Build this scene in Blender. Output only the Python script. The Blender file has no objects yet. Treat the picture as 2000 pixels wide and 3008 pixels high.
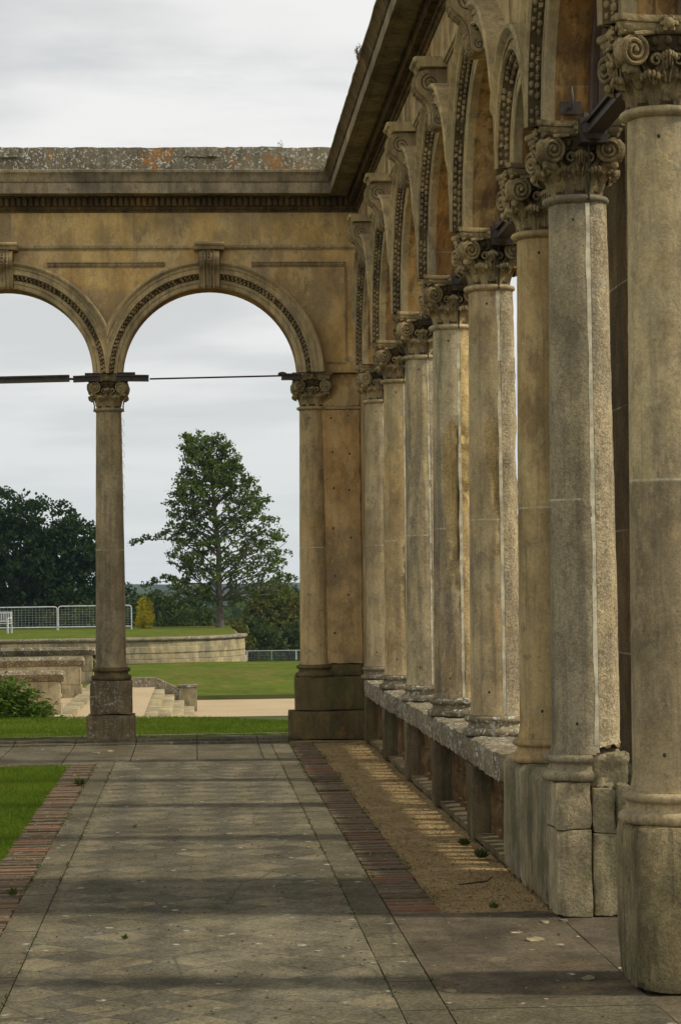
import bpy, bmesh, math, random
from mathutils import Vector, Matrix, noise
random.seed(7)
S = bpy.context.scene
C = S.collection
PI = math.pi

# ------------------------------------------------------------------ helpers
class MB:
    def __init__(s): s.v = []; s.f = []
    def add(s, vs, fs):
        o = len(s.v); s.v += [tuple(v) for v in vs]; s.f += [tuple(i + o for i in f) for f in fs]
    def box(s, x0, x1, y0, y1, z0, z1):
        s.add([(x0,y0,z0),(x1,y0,z0),(x1,y1,z0),(x0,y1,z0),(x0,y0,z1),(x1,y0,z1),(x1,y1,z1),(x0,y1,z1)],
              [(0,3,2,1),(4,5,6,7),(0,1,5,4),(1,2,6,5),(2,3,7,6),(3,0,4,7)])
    def gbox(s, x0, x1, y0, y1, z0, z1, st=.05, rnd=.008):
        """subdivided box so that it can be weathered"""
        nx = max(1, round((x1-x0)/st)); ny = max(1, round((y1-y0)/st)); nz = max(1, round((z1-z0)/st))
        def grid(o, a, b, na, nb):
            vs = [tuple(o[k] + a[k]*i/na + b[k]*j/nb for k in range(3)) for i in range(na+1) for j in range(nb+1)]
            fs = [(i*(nb+1)+j, (i+1)*(nb+1)+j, (i+1)*(nb+1)+j+1, i*(nb+1)+j+1) for i in range(na) for j in range(nb)]
            s.add(vs, fs)
        dx, dy, dz = x1-x0, y1-y0, z1-z0
        grid((x0,y0,z0),(dx,0,0),(0,0,dz),nx,nz); grid((x0,y1,z0),(0,0,dz),(dx,0,0),nz,nx)
        grid((x0,y0,z0),(0,0,dz),(0,dy,0),nz,ny); grid((x1,y0,z0),(0,dy,0),(0,0,dz),ny,nz)
        start = len(s.v) - 2*(nx+1)*(nz+1) - 2*(nz+1)*(ny+1)
        grid((x0,y0,z1),(dx,0,0),(0,dy,0),nx,ny); grid((x0,y0,z0),(0,dy,0),(dx,0,0),ny,nx)
        lo, hi = (x0,y0,z0), (x1,y1,z1); mid = [(a+b)/2 for a, b in zip(lo, hi)]
        for k in range(start, len(s.v)):
            v = s.v[k]
            bd = [abs(v[q]-lo[q]) < 1e-5 or abs(v[q]-hi[q]) < 1e-5 for q in range(3)]
            if sum(bd) >= 2:
                e = rnd*(.35+2.0*max(0, noise.noise(Vector(v)*13+Vector((x0*7,y0*3,z0*5)))))*(1.25 if sum(bd) == 3 else 1)
                s.v[k] = tuple(v[q]+(math.copysign(e, mid[q]-v[q]) if bd[q] else 0) for q in range(3))
    def lathe(s, prof, n=32, cx=0, cy=0, cap=True, a0=0, a1=2*PI):
        full = abs(a1-a0-2*PI) < 1e-6
        m = n if full else n+1
        vs = [(cx + r*math.cos(a0+(a1-a0)*i/n), cy + r*math.sin(a0+(a1-a0)*i/n), z) for r, z in prof for i in range(m)]
        fs = []
        for j in range(len(prof)-1):
            for i in range(n):
                k = (i+1) % m
                fs.append((j*m+i, j*m+k, (j+1)*m+k, (j+1)*m+i))
        if cap and full:
            fs.append(tuple(range(m-1, -1, -1))); fs.append(tuple((len(prof)-1)*m+i for i in range(m)))
        s.add(vs, fs)
    def tube(s, pts, rad, n=8, flat=1.0, up=None):
        """tapered tube through pts; rad a number or a list"""
        P = [Vector(p) for p in pts]
        R = rad if isinstance(rad, (list, tuple)) else [rad]*len(P)
        vs = []
        prev = None
        for i, p in enumerate(P):
            t = (P[min(i+1, len(P)-1)] - P[max(i-1, 0)])
            if t.length < 1e-9: t = Vector((0,0,1))
            t.normalize()
            ref = Vector(up) if up else (prev if prev else (Vector((0,0,1)) if abs(t.z) < .9 else Vector((1,0,0))))
            a = ref - t*ref.dot(t)
            if a.length < 1e-5: a = t.orthogonal()
            a.normalize(); b = t.cross(a); prev = a
            for k in range(n):
                an = 2*PI*k/n
                vs.append(p + a*math.cos(an)*R[i]*flat + b*math.sin(an)*R[i])
        fs = [(j*n+i, j*n+(i+1) % n, (j+1)*n+(i+1) % n, (j+1)*n+i) for j in range(len(P)-1) for i in range(n)]
        fs.append(tuple(range(n-1, -1, -1))); fs.append(tuple((len(P)-1)*n+i for i in range(n)))
        s.add(vs, fs)
    def lump(s, c, rx, ry, rz, rot=None, n=6, m=4):
        vs = []; fs = []
        M = rot or Matrix.Identity(3)
        for j in range(m+1):
            ph = PI*j/m
            for i in range(n):
                th = 2*PI*i/n
                v = M @ Vector((rx*math.sin(ph)*math.cos(th), ry*math.sin(ph)*math.sin(th), rz*math.cos(ph)))
                vs.append((c[0]+v.x, c[1]+v.y, c[2]+v.z))
        for j in range(m):
            for i in range(n):
                fs.append((j*n+i, (j+1)*n+i, (j+1)*n+(i+1) % n, j*n+(i+1) % n))
        s.add(vs, fs)
    def sweep(s, prof, path):
        """prof: list of points (p,z); path: list of functions mapping (p,z)->xyz"""
        n = len(prof)
        vs = [g(p, z) for g in path for p, z in prof]
        fs = [(j*n+i, j*n+(i+1) % n, (j+1)*n+(i+1) % n, (j+1)*n+i) for j in range(len(path)-1) for i in range(n)]
        fs.append(tuple(range(n-1, -1, -1))); fs.append(tuple((len(path)-1)*n+i for i in range(n)))
        s.add(vs, fs)
    def xf(s, M):
        s.v = [tuple(M @ Vector(v)) for v in s.v]; return s
    def wear(s, amp, freq=6, amp2=0, freq2=30):
        out = []
        for v in s.v:
            p = Vector(v)
            d = noise.noise_vector(p*freq)*amp
            if amp2: d += noise.noise_vector(p*freq2)*amp2
            out.append(tuple(p+d))
        s.v = out; return s
    def build(s, name, m, parent=None, smooth=35, weld=True, fix=True):
        me = bpy.data.meshes.new(name)
        me.from_pydata(s.v, [], s.f)
        if weld or fix:
            bm = bmesh.new(); bm.from_mesh(me)
            if weld: bmesh.ops.remove_doubles(bm, verts=bm.verts, dist=1e-5)
            if fix: bmesh.ops.recalc_face_normals(bm, faces=bm.faces)
            bm.to_mesh(me); bm.free()
        if smooth:
            for p in me.polygons: p.use_smooth = True
            me.set_sharp_from_angle(angle=math.radians(smooth))
        me.materials.append(m)
        o = bpy.data.objects.new(name, me); C.objects.link(o)
        if parent: o.parent = parent
        return o

def tag(o, label, cat, group=None):
    o['label'] = label; o['category'] = cat
    if group: o['group'] = group
    return o
def thing(name, label, cat, loc=(0,0,0), rz=0, group=None):
    o = bpy.data.objects.new(name, None); C.objects.link(o)
    o.location = loc; o.rotation_euler = (0,0,rz)
    o.empty_display_size = .2
    return tag(o, label, cat, group)
def struct(o): o['kind'] = 'structure'; return o
def stuff(o, label=None, cat=None):
    o['kind'] = 'stuff'
    if label: o['label'] = label; o['category'] = cat
    return o
def copy_tree(o, parent=None):
    c = o.copy(); C.objects.link(c); c.parent = parent
    for ch in list(o.children): copy_tree(ch, c)
    return c

# ------------------------------------------------------------------ materials
class NT:
    def __init__(s, name):
        s.m = bpy.data.materials.new(name); s.m.use_nodes = True
        s.t = s.m.node_tree; s.n = s.t.nodes; s.l = s.t.links
        s.b = s.n['Principled BSDF']; s.b.inputs['Roughness'].default_value = .9
        s.b.inputs['Specular IOR Level'].default_value = .03
        s.pos = s.n.new('ShaderNodeNewGeometry').outputs['Position']
    def inp(s, sock, v):
        if hasattr(v, 'is_linked'): s.l.new(v, sock)
        elif isinstance(v, (tuple, list)) and len(v) == 3 and sock.type == 'RGBA': sock.default_value = (*v, 1)
        else: sock.default_value = v
    def map(s, scale, vec=None, rot=(0,0,0), loc=(0,0,0)):
        n = s.n.new('ShaderNodeMapping'); s.l.new(vec or s.pos, n.inputs[0])
        n.inputs['Scale'].default_value = scale; n.inputs['Rotation'].default_value = rot; n.inputs['Location'].default_value = loc
        return n.outputs[0]
    def noise(s, scale, detail=5, rough=.6, vec=None, dist=0):
        n = s.n.new('ShaderNodeTexNoise'); s.l.new(vec or s.pos, n.inputs['Vector'])
        n.inputs['Scale'].default_value = scale; n.inputs['Detail'].default_value = detail
        n.inputs['Roughness'].default_value = rough; n.inputs['Distortion'].default_value = dist
        return n.outputs['Fac']
    def vor(s, scale, vec=None, out='Distance', feat='F1'):
        n = s.n.new('ShaderNodeTexVoronoi'); s.l.new(vec or s.pos, n.inputs['Vector']); n.feature = feat
        n.inputs['Scale'].default_value = scale
        return n.outputs[out]
    def ramp(s, fac, a, b, va=0.0, vb=1.0):
        n = s.n.new('ShaderNodeMapRange'); s.inp(n.inputs[0], fac)
        n.inputs[1].default_value = a; n.inputs[2].default_value = b; n.inputs[3].default_value = va; n.inputs[4].default_value = vb
        n.interpolation_type = 'SMOOTHSTEP'
        return n.outputs[0]
    def mix(s, fac, a, b, mode='MIX'):
        n = s.n.new('ShaderNodeMix'); n.data_type = 'RGBA'; n.blend_type = mode; n.clamp_factor = True
        s.inp(n.inputs[0], fac); s.inp(n.inputs[6], a); s.inp(n.inputs[7], b)
        return n.outputs[2]
    def math(s, op, a, b=0.0, c=None):
        n = s.n.new('ShaderNodeMath'); n.operation = op; s.inp(n.inputs[0], a); s.inp(n.inputs[1], b)
        if c is not None: s.inp(n.inputs[2], c)
        return n.outputs[0]
    def sep(s, vec=None):
        n = s.n.new('ShaderNodeSeparateXYZ'); s.l.new(vec or s.pos, n.inputs[0]); return n.outputs
    def comb(s, x, y, z):
        n = s.n.new('ShaderNodeCombineXYZ')
        for i, v in enumerate((x,y,z)): s.inp(n.inputs[i], v)
        return n.outputs[0]
    def bump(s, h, st=.3, d=.01):
        n = s.n.new('ShaderNodeBump'); n.inputs['Strength'].default_value = st; n.inputs['Distance'].default_value = d
        s.l.new(h, n.inputs['Height']); s.l.new(n.outputs[0], s.b.inputs['Normal'])
    def out(s, col, rough=None):
        s.inp(s.b.inputs['Base Color'], col)
        if rough is not None: s.inp(s.b.inputs['Roughness'], rough)
        return s.m

def stone(name, c1, c2, dark=(.05,.045,.035), stain=.5, peb=.3, lichen=0.0, orange=0.0, green=0.0, joints=None, bump=.5, streak=1.0, jw=.5, jh=.38, ochre=0.0, jcol=(.42,.36,.25), drum=0, low=1.0):
    t = NT(name)
    c1 = (c1[0]*1.04, c1[1]*.97, c1[2]*.80); c2 = (c2[0]*1.04, c2[1]*.97, c2[2]*.80)
    col = t.mix(t.ramp(t.noise(1.3, 6, .6), .35, .65), c1, c2)
    col = t.mix(t.ramp(t.noise(7, 5, .65), .3, .7, 0, .35), col, (c1[0]*1.25, c1[1]*1.15, c1[2]*.9))
    if ochre:
        oc = t.noise(1.1, 5, .6, t.map((1,1,.55), loc=(4,9,3)), .6)
        col = t.mix(t.ramp(oc, .48, .64, 0, ochre), col, (.40,.20,.055))
    if joints:
        X, Y, Z = t.sep()[:3]
        v = t.comb(X if joints == 'x' else Y, Z, 0.0)
        if joints == 'r': v = t.comb(t.math('ADD', X, Y), Z, 0.0)
        br = t.n.new('ShaderNodeTexBrick'); t.l.new(v, br.inputs['Vector'])
        br.inputs['Scale'].default_value = 1; br.inputs['Brick Width'].default_value = jw; br.inputs['Row Height'].default_value = jh
        br.inputs['Mortar Size'].default_value = .005; br.inputs['Mortar Smooth'].default_value = .3; br.inputs['Bias'].default_value = 0
        br.inputs['Color1'].default_value = (.75,.75,.75,1); br.inputs['Color2'].default_value = (1.15,1.12,1.05,1); br.inputs['Mortar'].default_value = (1,1,1,1)
        col = t.mix(1.0, col, br.outputs['Color'], 'MULTIPLY')
        col = t.mix(t.math('MULTIPLY', br.outputs['Fac'], t.ramp(t.noise(2.1, 3), .4, .6, .15, .8)), col, jcol)
    st = t.noise(1.0, 7, .62, t.map((2.2,2.2,2.2/(1+3*streak))))
    st2 = t.noise(1.0, 5, .6, t.map((9,9,.7)))
    sf = t.math('MULTIPLY', t.ramp(st, .45, .68), t.ramp(st2, .3, .62, .45, 1))
    col = t.mix(t.math('MULTIPLY', sf, stain), col, dark)
    mo = t.ramp(t.noise(4.5, 9, .74, t.map((1,1,.6), loc=(9,2,4))), .3, .7, .66, 1.26)
    col = t.mix(1.0, col, t.comb(mo, mo, mo), 'MULTIPLY')
    big = t.noise(1.0, 10, .72, t.map((1.5,1.5,.9), loc=(11,5,8)))
    col = t.mix(t.math('MULTIPLY', t.ramp(big, .50, .56), stain*.62), col, tuple(.55*a_+.22*b_ for a_, b_ in zip(dark, c1)))
    pa = t.noise(1.0, 10, .74, t.map((3.1,3.1,1.7), loc=(1,15,2)))
    col = t.mix(t.math('MULTIPLY', t.ramp(pa, .53, .57), .38), col, tuple(min(1, a_*1.25) for a_ in c1))
    col = t.mix(t.ramp(t.noise(1.0, 6, .65, t.map((19,19,.9), loc=(3,2,1))), .50, .60, 0, stain*.6*min(1, streak*streak)), col, dark)
    sc_ = t.ramp(t.noise(1.0, 9, .78, t.map((8,8,8), loc=(7,7,2))), .58, .62, 0, .45)
    col = t.mix(sc_, col, dark)
    if drum:
        zc = t.sep()[2]
        lo_ = t.ramp(zc, 1.985, 2.0, low, 1.0)
        col = t.mix(1.0, col, t.comb(lo_, lo_, t.math('POWER', lo_, .9)), 'MULTIPLY')
        jl = t.ramp(t.math('ABSOLUTE', t.math('SUBTRACT', zc, t.math('ADD', 1.997, t.math('MULTIPLY', t.noise(5, 2), .006)))), .0055, .003)
        col = t.mix(t.math('MULTIPLY', jl, t.ramp(t.noise(9, 3), .4, .55, .1, .9)), col, (.50,.44,.30))
    if green: col = t.mix(t.ramp(t.noise(2.7, 5), .5, .72, 0, green), col, (.09,.10,.035))
    pb = t.vor(150, out='Color'); g = t.sep(pb)[0]
    pb2 = t.noise(55, 5, .75)
    f = t.math('ADD', t.math('MULTIPLY', t.math('SUBTRACT', g, .5), peb*.75), t.math('MULTIPLY', t.math('SUBTRACT', pb2, .5), .8*peb+.5))
    col = t.mix(1.0, col, t.comb(t.math('ADD', f, 1.0), t.math('ADD', f, 1.0), t.math('ADD', f, 1.0)), 'MULTIPLY')
    pits = t.ramp(t.vor(9), .05, .0, 0, .8)
    col = t.mix(pits, col, (.03,.025,.02))
    if orange:
        of = t.math('MULTIPLY', t.ramp(t.noise(3.1, 5, .65, t.map((1,1,1), loc=(5,3,1))), .60, .66), t.ramp(t.noise(30, 3), .35, .6, .2, 1))
        col = t.mix(t.math('MULTIPLY', of, orange), col, (.33,.145,.03))
    if lichen:
        w_ = t.n.new('ShaderNodeVectorMath'); w_.operation = 'ADD'; nz = t.n.new('ShaderNodeTexNoise'); nz.inputs['Scale'].default_value = 22; t.l.new(t.pos, nz.inputs['Vector'])
        sc2 = t.n.new('ShaderNodeVectorMath'); sc2.operation = 'SCALE'; sc2.inputs['Scale'].default_value = .11; t.l.new(nz.outputs['Color'], sc2.inputs[0])
        t.l.new(t.pos, w_.inputs[0]); t.l.new(sc2.outputs[0], w_.inputs[1]); wp = w_.outputs[0]
        k_ = max(0, lichen-.8)
        area = t.ramp(t.noise(3.0, 7, .7, t.map((1,1,1), loc=(2,7,3))), .46-.22*k_, .58-.22*k_)
        lf = t.ramp(t.math('ADD', t.vor(26, wp), t.math('MULTIPLY', t.math('SUBTRACT', t.noise(75, 4, .7), .5), .6)), .40, .24)
        lf = t.math('MULTIPLY', lf, area)
        tone = t.ramp(t.noise(6, 4), .35, .65)
        col = t.mix(t.math('MULTIPLY', lf, min(1, lichen)), col, t.mix(tone, (.32,.32,.27), (.60,.59,.51)))
        lf2 = t.ramp(t.noise(62, 5, .7), .56, .66, 0, min(1, lichen)*.7)
        col = t.mix(lf2, col, (.36,.36,.31))
    h = t.math('ADD', t.math('MULTIPLY', t.noise(60, 4, .7), 1.0), t.math('MULTIPLY', t.noise(11, 4, .6), 1.6))
    if joints: h = t.math('SUBTRACT', h, t.math('MULTIPLY', br.outputs['Fac'], .8))
    t.bump(h, bump, .006)
    return t.out(col, .92)

M = {}
M['wall_x'] = stone('golden_ashlar', (.55,.43,.24), (.62,.43,.19), (.19,.175,.15), .55, .15, joints='x', jw=1.24, jh=30, jcol=(.68,.60,.42), ochre=.3, streak=.4)
M['wall_y'] = stone('streaked_ashlar', (.48,.40,.26), (.48,.34,.18), (.07,.055,.04), .75, .15, joints='y', jw=1.1, jh=.42, ochre=.8, streak=2.5)
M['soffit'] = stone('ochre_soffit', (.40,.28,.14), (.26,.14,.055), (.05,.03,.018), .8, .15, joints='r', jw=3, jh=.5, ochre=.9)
M['arch'] = stone('moulded_stone', (.40,.34,.22), (.45,.36,.22), (.12,.115,.10), .55, .2, ochre=.2, joints='r', jw=.6, jh=3)
M['crust_shade'] = stone('sooty_shaded_stone', (.075,.06,.04), (.15,.11,.06), (.02,.017,.013), .7, .3)  # dirt in the carved mouldings, and painted shade on the capital bells
M['bead'] = stone('brown_leaf_carving', (.27,.21,.13), (.35,.28,.18), (.06,.05,.035), .6, .3)
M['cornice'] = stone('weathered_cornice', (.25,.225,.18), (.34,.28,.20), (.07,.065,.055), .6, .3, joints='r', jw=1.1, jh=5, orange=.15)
M['under'] = stone('shaded_cornice_stone', (.12,.09,.05), (.17,.12,.06), (.03,.026,.02), .6, .3, ochre=.3)  # darker colour carries the shade under the cornice
M['parapet'] = stone('lichened_parapet', (.16,.15,.12), (.22,.19,.14), (.06,.055,.05), .5, .4, lichen=1.2, orange=.95, bump=.8)
M['rail'] = stone('lichened_rail', (.19,.165,.125), (.25,.215,.155), (.05,.045,.035), .55, .5, lichen=1.1, orange=.1, bump=1.0)
M['plinth'] = stone('dark_plinth', (.14,.115,.08), (.19,.15,.09), (.05,.04,.03), .6, .45, lichen=.45, orange=.35, bump=.7)
M['pier_plinth'] = stone('mossy_plinth', (.105,.09,.05), (.155,.12,.06), (.045,.04,.028), .6, .3, green=.4, orange=.4, bump=.6)
M['ped'] = stone('buff_pedestal', (.33,.29,.21), (.27,.245,.185), (.09,.08,.06), .55, .5, green=.35, joints=None, bump=.9)
M['ped_h'] = stone('grimy_pedestal', (.24,.21,.14), (.17,.155,.10), (.055,.05,.035), .8, .5, green=.45, bump=1.0)
M['ped_dark'] = stone('streaked_pedestal', (.27,.255,.20), (.20,.175,.12), (.06,.055,.04), .75, .4, green=.55, bump=.7, streak=1.6)
M['baluster'] = stone('ochre_baluster', (.14,.095,.055), (.10,.07,.042), (.03,.022,.015), .6, .3)
M['keystone'] = stone('brown_scroll_stone', (.34,.28,.18), (.28,.22,.14), (.08,.065,.045), .5, .25, ochre=.2)
M['post'] = stone('dark_post', (.15,.125,.085), (.10,.085,.06), (.035,.03,.022), .7, .3, green=.3)
M['cap'] = stone('carved_capital', (.36,.30,.19), (.22,.17,.10), (.045,.038,.028), .6, .4, bump=.8)
M['cap_cool'] = stone('grey_carved_capital', (.25,.215,.15), (.17,.135,.085), (.045,.04,.03), .6, .4, bump=.8)
cols = {
 'A': stone('buff_shaft', (.42,.35,.23), (.36,.31,.22), (.12,.105,.08), .5, .3, ochre=.25, bump=.5, drum=1, low=1),
 'B': stone('grey_shaft', (.38,.34,.25), (.43,.36,.24), (.10,.095,.08), .7, .4, ochre=.25, bump=.7, drum=1, low=0.9),
 'C': stone('ochre_shaft', (.46,.39,.25), (.42,.34,.20), (.12,.11,.09), .45, .3, ochre=.3, bump=.6, drum=1, low=1),
 'F': stone('honey_shaft', (.42,.34,.20), (.36,.29,.17), (.09,.08,.06), .5, .2, ochre=.3, bump=.4, drum=1, low=0.85),
 'G': stone('speckled_grey_shaft', (.30,.27,.205), (.235,.21,.16), (.11,.10,.08), .55, .55, bump=.7, drum=1, low=0.92),
 'H': stone('pale_buff_shaft', (.46,.39,.26), (.40,.34,.23), (.15,.135,.105), .5, .3, bump=.6, drum=1, low=0.66),
 'L': stone('brown_grey_shaft', (.27,.235,.165), (.33,.265,.17), (.08,.07,.055), .6, .5, lichen=.12, bump=.7, drum=1, low=1),
 'P': stone('pier_shaft', (.38,.31,.19), (.41,.31,.18), (.09,.075,.055), .45, .25, ochre=.25, bump=.5, drum=1, low=1),
}
M['pilaster'] = stone('orange_pilaster', (.44,.32,.17), (.34,.29,.19), (.13,.11,.08), .6, .2, ochre=.45, bump=.8, streak=.6)
M['pebble'] = stone('pebbly_stone', (.36,.31,.22), (.28,.25,.20), (.11,.10,.085), .4, .9, lichen=.2, bump=1.2)
M['eroded'] = stone('eroded_stone', (.42,.33,.18), (.34,.29,.20), (.11,.085,.05), .5, .5, bump=1.2)
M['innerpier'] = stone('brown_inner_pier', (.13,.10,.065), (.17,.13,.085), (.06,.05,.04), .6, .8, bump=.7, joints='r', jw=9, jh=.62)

def plain(name, c, rough=.7, spec=.3, metal=0, var=.15, sc=8):
    t = NT(name); t.b.inputs['Specular IOR Level'].default_value = spec; t.b.inputs['Metallic'].default_value = metal
    col = t.mix(t.ramp(t.noise(sc, 4), .3, .7), tuple(x*(1-var) for x in c), tuple(x*(1+var) for x in c))
    return t.out(col, rough)
M['mortar'] = plain('pale_mortar', (.58,.52,.36), .9, .1, var=.3, sc=14)
M['slot'] = plain('dark_joint', (.05,.055,.035), .95, .05, var=.5, sc=12)
M['iron'] = plain('rusty_iron', (.040,.027,.018), .6, .4, 0, .35, 20)
M['frame'] = plain('painted_iron_frame', (.075,.05,.034), .6, .3, 0, .2, 9)
M['white_paint'] = plain('white_bench_paint', (.55,.55,.53), .6)
M['galv'] = plain('galvanised_steel', (.55,.56,.56), .5, .5, .2)
M['mesh_wire'] = plain('galvanised_wire', (.33,.34,.34), .5, .5, .2)
M['green_steel'] = plain('green_steel', (.16,.30,.25), .5)
M['bark'] = plain('bark', (.11,.095,.075), .95, .1, var=.35)
M['twig'] = plain('dry_twig', (.10,.075,.05), .95, .1)

def foliage(name, a, b, c=None, sc=.8):
    t = NT(name)
    f = t.ramp(t.noise(sc, 3), .35, .65)
    f2 = t.ramp(t.noise(sc*14, 2), .35, .7)
    col = t.mix(f, a, b); col = t.mix(t.math('MULTIPLY', f2, .6), col, c or tuple(x*1.6 for x in b))
    t.b.inputs['Specular IOR Level'].default_value = .08
    m = t.out(col, .7)
    tr = t.n.new('ShaderNodeBsdfTranslucent'); t.l.new(col, tr.inputs[0])
    mx = t.n.new('ShaderNodeMixShader'); mx.inputs[0].default_value = .35
    t.l.new(t.b.outputs[0], mx.inputs[1]); t.l.new(tr.outputs[0], mx.inputs[2])
    t.l.new(mx.outputs[0], t.n['Material Output'].inputs[0])
    return m
M['leaf_main'] = foliage('mid_green_leaves', (.045,.078,.012), (.08,.125,.02), (.15,.19,.04))
M['leaf_dark'] = foliage('dark_green_leaves', (.016,.034,.009), (.028,.052,.013), (.045,.08,.02))
M['leaf_olive'] = foliage('olive_leaves', (.07,.085,.015), (.11,.115,.02), (.16,.155,.035))
M['leaf_hedge'] = foliage('hedge_leaves', (.035,.06,.014), (.055,.08,.018), (.09,.12,.03))
M['leaf_gold'] = foliage('golden_leaves', (.30,.29,.02), (.55,.46,.03), (.66,.54,.05), 2.5)
M['leaf_bright'] = foliage('bright_green_leaves', (.055,.10,.012), (.095,.165,.02), (.16,.24,.04), 3)
M['weed'] = foliage('weed_leaves', (.045,.07,.015), (.07,.10,.02), (.11,.13,.03), 3)
M['blade'] = foliage('grass_blades', (.058,.115,.007), (.10,.165,.010), (.17,.21,.022), 1.0)

t = NT('lawn_grass')
g = t.mix(t.ramp(t.noise(.5, 6, .6), .35, .65), (.085,.13,.008), (.14,.17,.013))
g = t.mix(t.ramp(t.noise(.9, 5, .7, t.map((1,.5,1))), .47, .66, 0, .75), g, (.22,.175,.045))
g = t.mix(t.ramp(t.noise(.16, 5, .7, t.map((1,.45,1), loc=(4,4,4))), .48, .66, 0, .6), g, (.20,.15,.04))
g = t.mix(t.ramp(t.noise(1.0, 9, .8, t.map((3.0,.9,1))), .42, .62, 0, .55), g, (.05,.085,.006))
g = t.mix(t.ramp(t.noise(28, 3), .3, .7, 0, .5), g, (.045,.07,.015))
t.bump(t.noise(70, 3), .6, .02); M['lawn'] = t.out(g)
t = NT('gravel')
g = t.mix(t.ramp(t.noise(40, 3), .3, .7), (.44,.33,.19), (.53,.42,.27))
g = t.mix(t.ramp(t.noise(.8, 4), .4, .7, 0, .35), g, (.36,.28,.17))
t.bump(t.vor(60), .5, .02); M['gravel'] = t.out(g)
t = NT('soil_gravel')
g = t.mix(t.ramp(t.noise(2.2, 6, .65), .35, .65), (.22,.145,.065), (.34,.235,.11))
vv = t.sep(t.vor(55, out='Color'))[0]
g = t.mix(t.ramp(vv, 0, 1, 0, .55), g, (.36,.27,.13))
g = t.mix(t.ramp(t.noise(30, 3), .5, .7, 0, .8), g, (.06,.04,.02))
t.bump(t.vor(55), 1.0, .012); M['soil'] = t.out(g)
t = NT('tilled_ground')
M['earth'] = t.out(t.mix(t.ramp(t.noise(.3, 5), .4, .6), (.06,.08,.025), (.09,.10,.035)))

def paving(name, diamonds):
    t = NT(name)
    X, Y, Z = t.sep()[:3]
    base = t.mix(t.ramp(t.noise(1.6, 6, .6), .35, .65), (.108,.093,.058), (.145,.122,.076))
    if diamonds:
        p = .35
        wob = t.math('MULTIPLY', t.math('SUBTRACT', t.noise(5, 3), .5), .05)
        u = t.math('DIVIDE', t.math('ADD', t.math('ADD', X, Y), wob), p)
        v = t.math('DIVIDE', t.math('ADD', t.math('SUBTRACT', X, Y), wob), p)
        fu = t.math('FLOOR', u); fv = t.math('FLOOR', v)
        ck = t.math('PINGPONG', t.math('ADD', fu, fv), 1.0)
        # joints
        du = t.math('ABSOLUTE', t.math('SUBTRACT', t.math('FRACT', u), .5)); dv = t.math('ABSOLUTE', t.math('SUBTRACT', t.math('FRACT', v), .5))
        jt = t.ramp(t.math('MAXIMUM', du, dv), .478, .495)
        rnd = t.n.new('ShaderNodeTexWhiteNoise'); rnd.noise_dimensions = '2D'; t.l.new(t.comb(fu, fv, 0.0), rnd.inputs['Vector'])
        cell = rnd.outputs['Value']
        light = t.mix(t.ramp(cell, 0, 1), (.215,.18,.11), (.155,.135,.085))
        darkt = t.mix(t.ramp(cell, 0, 1), (.12,.107,.075), (.092,.086,.066))
        col = t.mix(ck, darkt, light)
        col = t.mix(t.ramp(t.noise(1.7, 6, .68), .36, .68, .10, .80), col, base)
        col = t.mix(t.ramp(t.noise(1.0, 5, .6, t.map((1,.35,1), loc=(3,3,3))), .5, .66, 0, .55), col, (.20,.175,.115))
        col = t.mix(t.math('MULTIPLY', jt, t.ramp(t.noise(3, 3), .4, .6, .05, .7)), col, (.07,.07,.05))
    else:
        cell = t.noise(.9, 2, .5)
        col = t.mix(t.ramp(cell, .35, .65), base, (.145,.125,.08))
        br = t.n.new('ShaderNodeTexBrick'); t.l.new(t.comb(Y, X, 0.0), br.inputs['Vector'])
        br.inputs['Scale'].default_value = 1; br.inputs['Brick Width'].default_value = .62 if name != 'cross_paving' else 5; br.inputs['Row Height'].default_value = 40 if name != 'cross_paving' else .62
        br.inputs['Mortar Size'].default_value = .006; br.inputs['Color1'].default_value = (.9,.9,.9,1); br.inputs['Color2'].default_value = (1.08,1.07,1.04,1); br.inputs['Mortar'].default_value = (.25,.25,.2,1)
        br.inputs['Mortar Smooth'].default_value = .1
        col = t.mix(1.0, col, br.outputs['Color'], 'MULTIPLY')
        jt = br.outputs['Fac']
    # cracks, grit, pale spots, moss
    cr = t.ramp(t.vor(1.1, t.map((1,1,1), t.n.new('ShaderNodeNewGeometry').outputs['Position']), 'Distance', 'DISTANCE_TO_EDGE'), .012, .002, 0, .5)
    col = t.mix(t.math('MULTIPLY', cr, t.ramp(t.noise(.8, 2), .48, .55)), col, (.05,.05,.04))
    gr = t.ramp(t.noise(1.0, 10, .75, t.map((2.1,1.3,1))), .35, .68, .68, 1.25)
    col = t.mix(1.0, col, t.comb(gr, gr, gr), 'MULTIPLY')
    col = t.mix(t.ramp(t.noise(1.0, 9, .75, t.map((1.4,.6,1), loc=(5,5,5))), .54, .60, 0, .5), col, (.065,.06,.042))
    ag = t.sep(t.vor(95, out='Color'))[0]
    f = t.ramp(ag, 0, 1, .74, 1.22)
    col = t.mix(1.0, col, t.comb(f, f, f), 'MULTIPLY')
    sp = t.math('MULTIPLY', t.ramp(t.vor(7.5, t.map((.9,.7,1))), .17, .1), t.ramp(t.noise(14, 3), .5, .6))
    col = t.mix(t.math('MULTIPLY', sp, .8), col, (.40,.38,.31))
    col = t.mix(t.ramp(t.noise(3.7, 5, .6, t.map((1,1,1), loc=(8,1,2))), .6, .72, 0, .5), col, (.09,.095,.045))
    h = t.math('ADD', t.noise(80, 3), t.math('MULTIPLY', t.noise(6, 4), 2))
    t.bump(t.math('SUBTRACT', h, t.math('MULTIPLY', jt, 1.2)), .55, .006)
    return t.out(col, .85)
M['diamond'] = paving('diamond_paving', True)
M['border'] = paving('border_slabs', False)
M['cross'] = paving('cross_paving', False)
t = NT('brown_slab')
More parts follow.
